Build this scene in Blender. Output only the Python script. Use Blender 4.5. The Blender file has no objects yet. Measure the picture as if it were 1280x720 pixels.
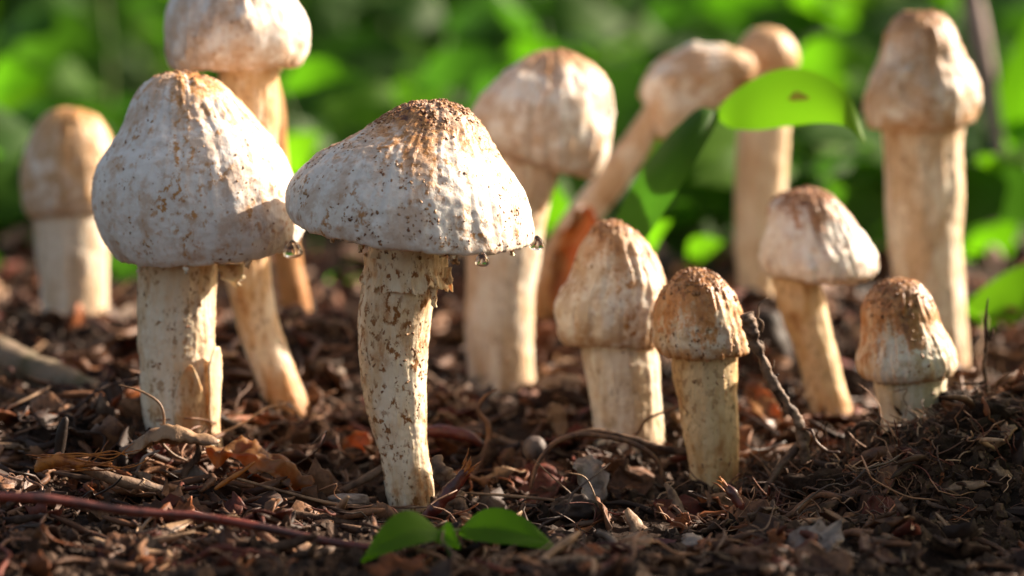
import bpy, math
import numpy as np
from mathutils import Vector

# ------------------------------------------------------------------ camera, sky, sun, exposure
# everything below is measured in centimetres and scaled to metres when a mesh is made
S = 0.01
FPX = 3150.0                      # focal length in photo pixels (1280 wide)
PITCH = math.atan((360 - 100) / FPX)
ZC = 70 * math.tan(PITCH + math.atan((632 - 360) / FPX))     # camera height: main mushroom foot is z = 0

def at(px, py, D):
    """photo pixel + distance in front of the camera (cm) -> point in cm"""
    dx = (px - 640) / FPX; dy = (360 - py) / FPX
    r = np.array([dx, math.cos(PITCH) + dy * math.sin(PITCH), -math.sin(PITCH) + dy * math.cos(PITCH)])
    return np.array([0, 0, ZC]) + r * (D / r[1])

sc = bpy.context.scene
col = sc.collection
cam = bpy.data.objects.new('camera', bpy.data.cameras.new('camera'))
col.objects.link(cam)
cam.location = (0, 0, ZC * S)
cam.rotation_euler = (math.pi / 2 - PITCH, 0, 0)
cam.data.sensor_width = 36.0
cam.data.lens = 36.0 * FPX / 1280
cam.data.clip_start = 0.01
cam.data.clip_end = 500
cam.data.dof.use_dof = True
cam.data.dof.focus_distance = 0.684
cam.data.dof.aperture_fstop = 6.3
sc.camera = cam

SUN_EL, SUN_AZ = math.radians(29), math.radians(64)     # azimuth from +Y (away from camera) towards +X
world = bpy.data.worlds.new('World'); sc.world = world; world.use_nodes = True
wn = world.node_tree.nodes; wl = world.node_tree.links
sky = wn.new('ShaderNodeTexSky'); sky.sky_type = 'NISHITA'; sky.sun_disc = False
sky.sun_elevation = SUN_EL; sky.sun_rotation = SUN_AZ
sky.air_density = 1.0; sky.dust_density = 3.5; sky.ozone_density = 0.6
wl.new(sky.outputs[0], wn['Background'].inputs[0]); wn['Background'].inputs[1].default_value = 0.082
sd = bpy.data.lights.new('sun', 'SUN'); sd.energy = 5.0; sd.angle = math.radians(0.6); sd.color = (1, 0.98, 0.95)
so = bpy.data.objects.new('sun', sd); col.objects.link(so)
sv = Vector((math.cos(SUN_EL) * math.sin(SUN_AZ), math.cos(SUN_EL) * math.cos(SUN_AZ), math.sin(SUN_EL)))
so.rotation_euler = sv.to_track_quat('Z', 'Y').to_euler(); so.location = sv * 3
vs = sc.view_settings
vs.view_transform = 'Standard'; vs.look = 'None'; vs.exposure = 1.4; vs.gamma = 1.0; vs.use_curve_mapping = False
vs.use_white_balance = True; vs.white_balance_temperature = 8300; vs.white_balance_tint = 15
sc.cycles.use_denoising = True
sc.cycles.max_bounces = 8; sc.cycles.transparent_max_bounces = 8
sc.cycles.caustics_reflective = False; sc.cycles.caustics_refractive = True

# ------------------------------------------------------------------ helpers
rng = np.random.default_rng(11)

def _hash(i, j, k, seed):
    with np.errstate(over='ignore'):
        h = (i.astype(np.uint32) * np.uint32(374761393) + j.astype(np.uint32) * np.uint32(668265263)
             + k.astype(np.uint32) * np.uint32(2147483647) + np.uint32((seed * 1274126177) & 0xffffffff))
        h = (h ^ (h >> np.uint32(13))) * np.uint32(1274126177)
        h = (h ^ (h >> np.uint32(16))) * np.uint32(2246822519)
        h = h ^ (h >> np.uint32(15))
    return h.astype(np.float64) / 4294967295.0

def vnoise(P, seed=0):
    P = np.asarray(P, float); i = np.floor(P).astype(np.int64); f = P - i
    u = f * f * f * (f * (f * 6 - 15) + 10)
    r = 0
    for a in (0, 1):
        wa = u[:, 0] if a else 1 - u[:, 0]
        for b in (0, 1):
            wb = u[:, 1] if b else 1 - u[:, 1]
            for c in (0, 1):
                wc = u[:, 2] if c else 1 - u[:, 2]
                r = r + wa * wb * wc * _hash(i[:, 0] + a, i[:, 1] + b, i[:, 2] + c, seed)
    return r * 2 - 1

def fbm(P, seed=0, octv=4, gain=0.5, lac=2.03):
    r = 0; a = 1.0; P = np.asarray(P, float)
    for o in range(octv):
        r = r + a * vnoise(P * lac ** o, seed + o * 17); a *= gain
    return r

def mk(name, V, Fs, mat, parent=None, origin=None, attrs=None, colors=None, smooth=True):
    """one mesh object; V in cm world coordinates, Fs one index array or a list of them"""
    V = np.asarray(V, float)
    if not isinstance(Fs, (list, tuple)): Fs = [Fs]
    Fs = [np.asarray(f, np.int32) for f in Fs if len(f)]
    if parent is not None: org = np.array(parent['_o'])
    elif origin is not None: org = np.array(origin, float)
    else: org = np.array([V[:, 0].mean(), V[:, 1].mean(), V[:, 2].min()])
    me = bpy.data.meshes.new(name)
    me.vertices.add(len(V)); me.vertices.foreach_set('co', ((V - org) * S).astype(np.float32).ravel())
    nl = sum(f.size for f in Fs); npo = sum(len(f) for f in Fs)
    me.loops.add(nl); me.loops.foreach_set('vertex_index', np.concatenate([f.ravel() for f in Fs]))
    me.polygons.add(npo)
    cnt = np.concatenate([np.full(len(f), f.shape[1], np.int32) for f in Fs])
    st = np.concatenate([[0], np.cumsum(cnt)[:-1]]).astype(np.int32)
    me.polygons.foreach_set('loop_start', st)
    me.polygons.foreach_set('use_smooth', np.full(npo, smooth, bool))
    me.update(calc_edges=True)
    for k, a in (attrs or {}).items():
        me.attributes.new(k, 'FLOAT', 'POINT').data.foreach_set('value', np.asarray(a, np.float32))
    if colors is not None:
        c = np.ones((len(V), 4), np.float32); c[:, :3] = colors
        me.attributes.new('tint', 'FLOAT_COLOR', 'POINT').data.foreach_set('color', c.ravel())
    me.materials.append(mat)
    o = bpy.data.objects.new(name, me); col.objects.link(o)
    if parent is not None:
        o.parent = parent; o['_o'] = list(org)
    else:
        o.location = tuple(org * S); o['_o'] = list(org)
    return o

def root(name, org):
    o = bpy.data.objects.new(name, None); col.objects.link(o)
    o.empty_display_size = 0.01
    o.location = tuple(np.array(org) * S); o['_o'] = list(map(float, org))
    return o

def tag(o, label, cat, group=None, kind=None):
    o['label'] = label; o['category'] = cat
    if group: o['group'] = group
    if kind: o['kind'] = kind
    return o

def spline(pts, n):
    """Catmull-Rom through rows of pts, n samples evenly along the length"""
    P = np.asarray(pts, float)
    if len(P) == 2:
        return P[0] + (P[1] - P[0]) * np.linspace(0, 1, n)[:, None]
    t = np.concatenate([[0], np.cumsum(np.sqrt(((P[1:, :3] - P[:-1, :3]) ** 2).sum(1)) + 1e-6)])
    m = np.gradient(P, t, axis=0)
    q = np.linspace(0, t[-1], n)
    k = np.clip(np.searchsorted(t, q, side='right') - 1, 0, len(P) - 2)
    h = (t[k + 1] - t[k]); s = ((q - t[k]) / h)[:, None]; h = h[:, None]
    return ((2 * s**3 - 3 * s**2 + 1) * P[k] + (s**3 - 2 * s**2 + s) * h * m[k]
            + (-2 * s**3 + 3 * s**2) * P[k + 1] + (s**3 - s**2) * h * m[k + 1])

def gridfaces(nr, nc, wrap=True):
    i = np.arange(nr - 1)[:, None]; j = np.arange(nc if wrap else nc - 1)[None, :]
    j2 = (j + 1) % nc
    return np.stack([i * nc + j, i * nc + j2, (i + 1) * nc + j2, (i + 1) * nc + j], -1).reshape(-1, 4)

def norms(G):
    a = np.roll(G, -1, 1) - np.roll(G, 1, 1)
    b = np.gradient(G, axis=0)
    n = np.cross(a, b); n /= np.linalg.norm(n, axis=2, keepdims=True) + 1e-12
    return n

def tube(path, rad, sides=8, n=24, rough=0.0, seed=0, taper_end=True, freq=2.0):
    """path: points cm (k,3); rad: radii cm per point"""
    P = np.asarray(path, float); R = np.asarray(rad, float)
    if R.ndim == 0: R = np.full(len(P), float(R))
    Q = spline(np.hstack([P, R[:, None]]), n)
    C = Q[:, :3]; r = np.maximum(Q[:, 3], 0.002)
    T = np.gradient(C, axis=0); T /= np.linalg.norm(T, axis=1, keepdims=True) + 1e-9
    up = np.array([0.13, 0.21, 0.97]) if abs(T[0, 2]) < 0.9 else np.array([1.0, 0.1, 0.1])
    fr = []
    for k in range(n):
        a = np.cross(T[k], up); a /= np.linalg.norm(a) + 1e-9
        b = np.cross(a, T[k]); up = b
        fr.append((a, b))
    th = np.linspace(0, 2 * math.pi, sides, endpoint=False)
    A = np.array([f[0] for f in fr]); B = np.array([f[1] for f in fr])
    rr = r[:, None] * np.ones(sides)
    if taper_end: rr[0] *= 0.55; rr[-1] *= 0.35
    D = np.cos(th)[None, :, None] * A[:, None] + np.sin(th)[None, :, None] * B[:, None]
    G = C[:, None] + rr[..., None] * D
    if rough:
        nz = fbm(G.reshape(-1, 3) * freq, seed, 3).reshape(n, sides)
        G = G + D * (nz * rough * r[:, None])[..., None]
    V = np.vstack([G.reshape(-1, 3), C[:1], C[-1:]])
    F = gridfaces(n, sides)
    j = np.arange(sides); N0 = n * sides
    caps = np.vstack([np.stack([np.full(sides, N0), (j + 1) % sides, j], 1),
                      np.stack([np.full(sides, N0 + 1), (n - 1) * sides + j, (n - 1) * sides + (j + 1) % sides], 1)])
    return V, [F, caps]

def px_path(pts):
    """[(px,py,D,radius_px)] -> points and radii in cm"""
    return np.array([at(p[0], p[1], p[2]) for p in pts]), np.array([p[3] * p[2] / FPX for p in pts])

def merge(parts):
    """[(V,[F..])] -> V,[quads],[tris]"""
    Vs = []; by = {}; o = 0
    for V, Fs in parts:
        for f in (Fs if isinstance(Fs, (list, tuple)) else [Fs]):
            f = np.asarray(f); by.setdefault(f.shape[1], []).append(f + o)
        Vs.append(V); o += len(V)
    return np.vstack(Vs), [np.vstack(v) for v in by.values()]

def sheet(G, th):
    """grid of points (nr,nc,3) -> thin solid"""
    nr, nc = G.shape[:2]
    a = np.gradient(G, axis=0); b = np.gradient(G, axis=1)
    n = np.cross(a, b); n /= np.linalg.norm(n, axis=2, keepdims=True) + 1e-12
    V = np.vstack([(G + n * th / 2).reshape(-1, 3), (G - n * th / 2).reshape(-1, 3)])
    f = gridfaces(nr, nc, False); N0 = nr * nc
    if th == 0: return G.reshape(-1, 3), [f]
    idx = np.arange(N0).reshape(nr, nc)
    loop = np.concatenate([idx[0, :], idx[1:, -1], idx[-1, -2::-1], idx[-2:0:-1, 0]])
    l2 = np.roll(loop, -1)
    side = np.stack([loop, loop + N0, l2 + N0, l2], 1)
    return V, [np.vstack([f, f[:, ::-1] + N0, side])]

def ico(sub):
    import bmesh
    bm = bmesh.new(); bmesh.ops.create_icosphere(bm, subdivisions=sub, radius=1.0)
    V = np.array([v.co[:] for v in bm.verts]); F = np.array([[v.index for v in f.verts] for f in bm.faces]); bm.free()
    return V, F
ICO1, ICOF1 = ico(1)
ICO2, ICOF2 = ico(2)

def rots(n, tilt=math.pi, r=None):
    """random rotation matrices: free yaw, tilt up to `tilt`"""
    r = r or rng
    a = r.uniform(0, 2 * math.pi, n); b = r.uniform(-tilt, tilt, n); c = r.uniform(-tilt, tilt, n)
    def R(ax, t):
        M = np.zeros((n, 3, 3)); cc, ss = np.cos(t), np.sin(t); i, j = [(1, 2), (2, 0), (0, 1)][ax]
        M[:, ax, ax] = 1; M[:, i, i] = cc; M[:, j, j] = cc; M[:, i, j] = -ss; M[:, j, i] = ss
        return M
    return R(2, a) @ R(1, b) @ R(0, c)

# ------------------------------------------------------------------ materials
class Mat:
    def __init__(s, name):
        s.m = bpy.data.materials.new(name); s.m.use_nodes = True
        s.t = s.m.node_tree; s.b = s.t.nodes['Principled BSDF']; s.out = s.t.nodes['Material Output']
    def n(s, typ, **k):
        nd = s.t.nodes.new(typ)
        for a, v in k.items(): setattr(nd, a, v)
        return nd
    def set(s, sock, v):
        if hasattr(v, 'is_output'): s.t.links.new(v, sock)
        elif isinstance(v, (tuple, list)) and len(v) == 3 and sock.type == 'RGBA': sock.default_value = (*v, 1)
        else: sock.default_value = v
    def coord(s):
        if not hasattr(s, '_c'): s._c = s.n('ShaderNodeTexCoord').outputs['Object']
        return s._c
    def stretch(s, sx, sy, sz):
        nd = s.n('ShaderNodeMapping'); s.set(nd.inputs[0], s.coord()); nd.inputs['Scale'].default_value = (sx, sy, sz)
        return nd.outputs[0]
    def noise(s, scale, detail=4, rough=0.55, vec=None, dist=0.0):
        nd = s.n('ShaderNodeTexNoise'); s.set(nd.inputs['Vector'], vec or s.coord())
        nd.inputs['Scale'].default_value = scale; nd.inputs['Detail'].default_value = detail
        nd.inputs['Roughness'].default_value = rough; nd.inputs['Distortion'].default_value = dist
        return nd.outputs['Fac']
    def voro(s, scale, vec=None):
        nd = s.n('ShaderNodeTexVoronoi'); s.set(nd.inputs['Vector'], vec or s.coord()); nd.inputs['Scale'].default_value = scale
        return nd.outputs['Distance'], nd.outputs['Color']
    def math(s, op, a, b=0.0, c=None):
        nd = s.n('ShaderNodeMath', operation=op); s.set(nd.inputs[0], a); s.set(nd.inputs[1], b)
        if c is not None: s.set(nd.inputs[2], c)
        return nd.outputs[0]
    def ramp(s, v, a, b, lo=0.0, hi=1.0):
        nd = s.n('ShaderNodeMapRange', interpolation_type='SMOOTHSTEP'); s.set(nd.inputs[0], v)
        for k, x in zip((1, 2, 3, 4), (a, b, lo, hi)): nd.inputs[k].default_value = x
        return nd.outputs[0]
    def mix(s, f, a, b, mode='MIX'):
        nd = s.n('ShaderNodeMix', data_type='RGBA', blend_type=mode)
        s.set(nd.inputs[0], f); s.set(nd.inputs[6], a); s.set(nd.inputs[7], b)
        return nd.outputs[2]
    def attr(s, name, out='Fac'):
        nd = s.n('ShaderNodeAttribute', attribute_name=name); return nd.outputs[out]
    def rand(s):
        return s.n('ShaderNodeObjectInfo').outputs['Random']
    def bump(s, h, strength, dist):
        nd = s.n('ShaderNodeBump'); s.set(nd.inputs['Height'], h)
        nd.inputs['Strength'].default_value = strength; nd.inputs['Distance'].default_value = dist
        s.t.links.new(nd.outputs[0], s.b.inputs['Normal'])
    def final(s, colr, rough=0.6, spec=0.5, sss=0.0, sssr=None):
        s.set(s.b.inputs['Base Color'], colr); s.set(s.b.inputs['Roughness'], rough)
        s.b.inputs['Specular IOR Level'].default_value = spec
        if sss:
            s.b.inputs['Subsurface Weight'].default_value = sss
            s.b.inputs['Subsurface Radius'].default_value = sssr or (1, 0.6, 0.4)
            s.b.inputs['Subsurface Scale'].default_value = 0.002
        return s.m

def mat_cap(name, white, tan, stain, dark, u0, u1, speck=0.5, mott=0.5, rimstain=0.0):
    """white flesh, tan mottling, brown crown running down in streaks (u = 0 apex .. 1 rim), brown flecks"""
    m = Mat(name)
    u = m.attr('u')
    cv = m.n('ShaderNodeCombineXYZ'); m.set(cv.inputs[0], m.attr('ca')); m.set(cv.inputs[1], m.attr('sa')); m.set(cv.inputs[2], m.math('MULTIPLY', u, 0.35))
    streak = m.noise(3.2, 5, 0.62, vec=cv.outputs[0])
    big = m.noise(60, 3); mid = m.noise(190, 4, 0.6); fine = m.noise(650, 5, 0.65)
    c = m.mix(m.ramp(m.math('MULTIPLY_ADD', mid, 0.5, m.math('MULTIPLY', big, 0.5)), 0.44, 0.56, 0, mott), white, tan)
    # crown, running down the cap in streaks
    w = m.math('ADD', u, m.math('MULTIPLY', m.math('SUBTRACT', streak, 0.5), -1.1))
    w = m.math('ADD', w, m.math('MULTIPLY', m.math('SUBTRACT', mid, 0.5), 0.8))
    w2 = m.math('ADD', w, m.math('MULTIPLY', m.math('SUBTRACT', fine, 0.5), 0.7))
    wash = m.ramp(w2, u0, u1 + 0.16, 0.9, 0)
    c = m.mix(wash, c, tuple(min(1, 1.25 * a) for a in stain))
    crown = m.ramp(w2, u0 * 0.6, u0 * 0.5 + u1 * 0.5, 1, 0)
    cs = m.mix(m.ramp(m.noise(480, 4, 0.7), 0.42, 0.58), stain, dark)
    c = m.mix(crown, c, cs)
    # fibrous flecks, gathered in patches
    sp = m.ramp(m.noise(520, 4, 0.65, vec=m.stretch(1, 1, 0.75)), 0.50, 0.60)
    sp = m.math('MULTIPLY', sp, m.ramp(m.math('ADD', m.math('MULTIPLY', m.noise(120, 3), 0.7), m.math('MULTIPLY', streak, 0.3)), 0.46, 0.60))
    blotch = m.math('MULTIPLY', m.ramp(m.noise(105, 5, 0.65), 0.47, 0.62), 0.75 * speck)
    c = m.mix(blotch, c, tuple(min(1, 0.5 * a + 0.5 * b) for a, b in zip(stain, tan)))
    c = m.mix(m.math('MULTIPLY', sp, speck), c, stain)
    d, dc = m.voro(420)
    dot = m.math('MULTIPLY', m.ramp(d, 0.06, 0.30, 0.9, 0), m.ramp(m.noise(900, 2), 0.40, 0.52))
    dot = m.math('MULTIPLY', dot, m.ramp(m.noise(90, 2), 0.44, 0.54))
    c = m.mix(m.math('MULTIPLY', dot, min(1, speck * 1.1)), c, tuple(0.85 * a for a in stain))
    rim = m.math('MULTIPLY', m.ramp(m.math('ADD', u, m.math('MULTIPLY', m.math('SUBTRACT', mid, 0.5), 0.3)), 0.86, 1.02), rimstain)
    c = m.mix(rim, c, tuple(0.9 * a for a in stain))
    h = m.math('ADD', m.math('MULTIPLY', streak, 0.7), m.math('MULTIPLY', fine, 0.5))
    h = m.math('ADD', h, m.math('MULTIPLY', sp, 0.2))
    m.bump(h, 0.6, 0.0009)
    return m.final(c, m.ramp(crown, 0, 1, 0.50, 0.36), 0.4, 0.2)

def mat_stem(name, white, tan, stain, u0=0.7, amount=0.6, speck=0.5):
    m = Mat(name)
    u = m.attr('u')
    st = m.stretch(1, 1, 0.22)
    fib = m.noise(420, 5, 0.6, vec=st); big = m.noise(75, 4, 0.6, vec=m.stretch(1, 1, 0.5)); fine = m.noise(700, 4)
    c = m.mix(m.ramp(m.math('ADD', m.math('MULTIPLY', big, 0.7), m.math('MULTIPLY', fib, 0.3)), 0.42, 0.56, 0, 1), white, tan)
    pat = m.math('MULTIPLY', m.ramp(m.noise(210, 5, 0.68, vec=m.stretch(1, 1, 0.6)), 0.46, 0.66), m.ramp(m.noise(70, 3, vec=m.stretch(1, 1, 0.6)), 0.42, 0.56))
    c = m.mix(m.math('MULTIPLY', pat, amount), c, stain)
    low = m.ramp(m.math('ADD', u, m.math('MULTIPLY', m.math('SUBTRACT', big, 0.5), 0.8)), u0, u0 + 0.35, 0, 0.75)
    c = m.mix(low, c, stain)
    sp = m.math('MULTIPLY', m.ramp(m.noise(560, 4, 0.65, vec=m.stretch(1, 1, 0.6)), 0.53, 0.60), m.ramp(m.noise(120, 2), 0.42, 0.54))
    c = m.mix(m.math('MULTIPLY', sp, speck), c, tuple(0.6 * a for a in stain))
    m.bump(m.math('ADD', fib, m.math('MULTIPLY', fine, 0.5)), 0.55, 0.0009)
    return m.final(c, 0.55, 0.35, 0.2)

def mat_tint(name, rough=0.7, spec=0.35, bumpscale=900, bumpd=0.0005, var=0.5, trans=0.0, grain=None):
    """colour from the per-piece tint attribute, broken up by noise"""
    m = Mat(name)
    vec = m.stretch(*grain) if grain else None
    nz = m.noise(bumpscale, 4, 0.6, vec=vec)
    c = m.mix(m.ramp(nz, 0.3, 0.7, 0, var), m.attr('tint', 'Color'), (0.02, 0.013, 0.009))
    m.bump(nz, 0.6, bumpd)
    return m.final(c, rough, spec)

def mat_plain(name, c1, c2, scale=300, rough=0.65, spec=0.4, grain=None, bumpd=0.0006, lo=0.4, hi=0.62):
    m = Mat(name)
    nz = m.noise(scale, 5, 0.6, vec=m.stretch(*grain) if grain else None)
    c = m.mix(m.ramp(nz, lo, hi), c1, c2)
    m.bump(m.noise(scale * 2.2, 4, 0.6, vec=m.stretch(*grain) if grain else None), 0.7, bumpd)
    return m.final(c, rough, spec)

def mat_leaf(name, c1, c2, t1, t2, tw=0.5, rough=0.55):
    m = Mat(name)
    r = m.rand(); nz = m.noise(55, 3)
    f = m.math('ADD', m.math('MULTIPLY', r, 0.7), m.math('MULTIPLY', nz, 0.3))
    c = m.mix(f, c1, c2); t = m.mix(f, t1, t2)
    c = m.mix(m.ramp(m.noise(420, 4, 0.7), 0.62, 0.72, 0, 0.5), c, (0.16, 0.12, 0.03))
    m.final(c, rough, 0.12); m.bump(m.noise(350, 3), 0.25, 0.0006)
    tr = m.n('ShaderNodeBsdfTranslucent'); m.set(tr.inputs[0], t)
    mx = m.n('ShaderNodeMixShader'); mx.inputs[0].default_value = tw
    m.t.links.new(m.b.outputs[0], mx.inputs[1]); m.t.links.new(tr.outputs[0], mx.inputs[2])
    m.t.links.new(mx.outputs[0], m.out.inputs[0])
    return m.m

def mat_leaf_tint(name, tw=0.5):
    m = Mat(name)
    t = m.attr('tint', 'Color')
    m.final(t, 0.6, 0.1)
    tr = m.n('ShaderNodeBsdfTranslucent'); m.set(tr.inputs[0], m.mix(0.4, t, (0.12, 0.30, 0.016)))
    mx = m.n('ShaderNodeMixShader'); mx.inputs[0].default_value = tw
    m.t.links.new(m.b.outputs[0], mx.inputs[1]); m.t.links.new(tr.outputs[0], mx.inputs[2])
    m.t.links.new(mx.outputs[0], m.out.inputs[0])
    return m.m

def mat_soil():
    m = Mat('soil')
    a = m.noise(90, 5, 0.65); b = m.noise(700, 5, 0.7); g = m.noise(25, 3)
    c = m.mix(m.ramp(a, 0.35, 0.65), (0.016, 0.008, 0.0045), (0.046, 0.023, 0.013))
    c = m.mix(m.ramp(b, 0.52, 0.72, 0, 0.6), c, (0.06, 0.034, 0.022))
    c = m.mix(m.ramp(g, 0.5, 0.65, 0, 0.6), c, (0.008, 0.0045, 0.003))
    m.bump(m.math('ADD', m.math('MULTIPLY', a, 0.8), m.math('MULTIPLY', b, 0.6)), 0.9, 0.002)
    return m.final(c, 0.8, 0.15)

M_soil = mat_soil()
M_crumb = mat_tint('soil_crumb', 0.7, 0.2, 1400, 0.0005, 0.5)
M_litter = mat_tint('litter', 0.6, 0.25, 700, 0.0004, 0.55)
M_fibre = mat_tint('fibre', 0.5, 0.5, 1500, 0.0002, 0.25)
M_flake = mat_tint('flake', 0.5, 0.5, 2500, 0.0002, 0.3)
M_wood = mat_plain('weathered_wood', (0.20, 0.12, 0.075), (0.06, 0.03, 0.018), 220, 0.7)
M_darkwood = mat_plain('dark_twig', (0.13, 0.075, 0.048), (0.03, 0.015, 0.010), 260, 0.7, 0.15)
M_redwood = mat_plain('red_bark', (0.15, 0.028, 0.018), (0.04, 0.011, 0.010), 90, 0.38, 0.5)
M_root = mat_plain('brown_root', (0.19, 0.085, 0.04), (0.075, 0.03, 0.016), 300, 0.5)
M_orange = mat_plain('orange_fibre', (0.42, 0.14, 0.025), (0.20, 0.055, 0.012), 300, 0.5)
M_tanleaf = mat_plain('tan_dead_leaf', (0.32, 0.19, 0.105), (0.13, 0.065, 0.034), 180, 0.55)
M_grey = mat_plain('grey_dead_leaf', (0.28, 0.22, 0.18), (0.11, 0.075, 0.055), 220, 0.6)
M_log = mat_plain('mossy_log', (0.20, 0.145, 0.10), (0.075, 0.065, 0.03), 60, 0.75)
M_seed = mat_plain('grey_seed', (0.12, 0.09, 0.08), (0.05, 0.035, 0.03), 250, 0.6, 0.3)
M_black = mat_plain('black_wood', (0.03, 0.018, 0.013), (0.012, 0.008, 0.007), 120, 0.6, 0.2)
M_stalk = mat_plain('dry_stalk', (0.30, 0.22, 0.20), (0.17, 0.12, 0.11), 120, 0.6)
M_leafA = mat_leaf('leaf_bright', (0.055, 0.16, 0.016), (0.09, 0.20, 0.02), (0.075, 0.36, 0.012), (0.15, 0.43, 0.016), 0.55)
M_leafB = mat_leaf('leaf_mid', (0.03, 0.10, 0.014), (0.06, 0.15, 0.02), (0.035, 0.17, 0.012), (0.07, 0.24, 0.015), 0.5)
M_leafD = mat_leaf('leaf_dark', (0.022, 0.07, 0.012), (0.03, 0.09, 0.014), (0.03, 0.13, 0.012), (0.05, 0.18, 0.014), 0.4)
M_stemG = mat_plain('green_stem', (0.08, 0.16, 0.03), (0.10, 0.12, 0.04), 80, 0.5)
M_under = mat_leaf_tint('undergrowth', 0.45)
def mat_amber():
    m = Mat('amber_leaf'); nz = m.noise(160, 5, 0.6)
    c = m.mix(m.ramp(nz, 0.38, 0.6), (0.38, 0.19, 0.075), (0.20, 0.075, 0.025)); m.final(c, 0.35, 0.5)
    m.bump(m.noise(400, 4), 0.5, 0.0007)
    tr = m.n('ShaderNodeBsdfTranslucent'); m.set(tr.inputs[0], m.mix(nz, (0.55, 0.20, 0.03), (0.4, 0.1, 0.01)))
    mx = m.n('ShaderNodeMixShader'); mx.inputs[0].default_value = 0.5
    m.t.links.new(m.b.outputs[0], mx.inputs[1]); m.t.links.new(tr.outputs[0], mx.inputs[2]); m.t.links.new(mx.outputs[0], m.out.inputs[0])
    return m.m
M_amber = mat_amber()
M_spot = mat_leaf('leaf_scar', (0.45, 0.22, 0.10), (0.5, 0.25, 0.12), (0.7, 0.35, 0.14), (0.7, 0.35, 0.14), 0.6)
def mat_water():
    m = Mat('water'); m.final((1, 1, 1), 0.0, 0.5); m.b.inputs['Transmission Weight'].default_value = 1.0; m.b.inputs['IOR'].default_value = 1.33
    return m.m
M_water = mat_water()

# ------------------------------------------------------------------ terrain
ANCH = [(512, 634, 70), (228, 542, 73), (895, 607, 72), (785, 554, 75), (1040, 529, 79.5), (1142, 538, 73.5), (1170, 497, 85),
        (358, 512, 78), (628, 492, 84), (95, 402, 87), (945, 394, 90), (368, 398, 83), (672, 402, 89),
        (640, 668, 67), (640, 720, 61.5), (200, 720, 61.5), (1100, 720, 61.5), (60, 655, 66), (300, 625, 69.5), (150, 580, 71), (40, 520, 75),
        (1180, 672, 66), (1010, 612, 70.5), (1110, 575, 71.5), (1150, 548, 71.3), (1190, 520, 71.8), (1240, 506, 72.4), (1285, 500, 72.6), (1290, 600, 69),
        (820, 660, 68.5), (700, 575, 74), (420, 560, 75), (200, 420, 88), (500, 420, 90), (820, 440, 86), (1100, 420, 90), (1260, 440, 86)]
TY = np.array([-6000, 0, 40, 61, 70, 80, 92, 105, 150, 300, 6000.0]); TZ = np.array([-2, -2, -1, -0.2, 0.4, 1.8, 3.2, 4.2, 6.2, 8.0, 8.0])
AP = np.array([at(*a) for a in ANCH])
def trend(y): return np.interp(y, TY, TZ)
def kern(A, B): return np.exp(-((A[:, None, 0] - B[None, :, 0]) ** 2 + (A[:, None, 1] - B[None, :, 1]) ** 2) / (2 * 3.2 ** 2))
WK = np.linalg.solve(kern(AP, AP) + 0.06 * np.eye(len(AP)), AP[:, 2] - trend(AP[:, 1]))
def Hbase(x, y):
    x = np.atleast_1d(np.asarray(x, float)); y = np.atleast_1d(np.asarray(y, float))
    r = trend(y); Q = np.stack([x, y], 1)
    near = (np.abs(x) < 40) & (y > 40) & (y < 115)
    if near.any(): r[near] += kern(Q[near], AP) @ WK
    return r
def H(x, y):
    x = np.atleast_1d(np.asarray(x, float)); y = np.atleast_1d(np.asarray(y, float))
    P = np.stack([x, y, np.zeros_like(x)], 1)
    h = Hbase(x, y)
    h = h + 0.20 * fbm(P / 2.6, 3, 3) + 0.10 * (0.5 - np.abs(vnoise(P / 0.9, 8))) + 0.06 * fbm(P / 0.33, 21, 3)
    mw = np.exp(-((x - 11.5) / 4.0) ** 2 - ((y - 71) / 2.6) ** 2)
    h = h + mw * (0.45 * (0.45 - np.abs(vnoise(P / 0.95, 31))) + 0.25 * fbm(P / 0.5, 33, 3))
    far = np.clip((y - 115) / 300, 0, 1)
    return h + far * 3.0 * fbm(P / 60, 5, 2)
def axis_pts(lo, hi, step, out, ratio=1.13):
    a = list(np.arange(lo, hi, step)); s = step; v = a[-1]
    while v < out: s *= ratio; v += s; a.append(v)
    s = step; v = lo; b = []
    while v > -out: s *= ratio; v -= s; b.append(v)
    return np.array(b[::-1] + a)
gx = axis_pts(-17, 17, 0.1, 6000); gy = axis_pts(58, 93, 0.1, 6000)
X, Y = np.meshgrid(gx, gy); Z = H(X.ravel(), Y.ravel())
g = mk('ground', np.stack([X.ravel(), Y.ravel(), Z], 1), gridfaces(len(gy), len(gx), False), M_soil, origin=(0, 0, 0))
tag(g, 'dark brown crumbly forest soil rising gently towards the undergrowth', 'soil', kind='structure')

# ------------------------------------------------------------------ mushrooms
def lathe(pairs, D, tilt=0.0, nt=120, nr=80, tilt_top=None, depth=1.0, tcut=1.0):
    rows = spline(np.array(pairs, float), nr)
    PL = np.array([at(r[0], r[1], D) for r in rows]); PR = np.array([at(r[2], r[3], D) for r in rows])
    C = (PL + PR) / 2; E1 = PR - PL; r = np.linalg.norm(E1, axis=1) / 2; E1 = E1 / (2 * r[:, None] + 1e-9)
    a = np.radians((tilt if tilt_top is None else tilt_top) + (0 if tilt_top is None else tilt - tilt_top) * np.clip(np.linspace(0, 1, nr) / tcut, 0, 1) ** 3)
    E2 = np.stack([np.zeros(nr), np.cos(a), np.sin(a)], 1)
    th = np.linspace(0, 2 * math.pi, nt, endpoint=False)
    G = C[:, None] + r[:, None, None] * (np.cos(th)[None, :, None] * E1[:, None] + depth * np.sin(th)[None, :, None] * E2[:, None])
    u = np.linspace(0, 1, nr)
    return G, C, r, th, u

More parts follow.
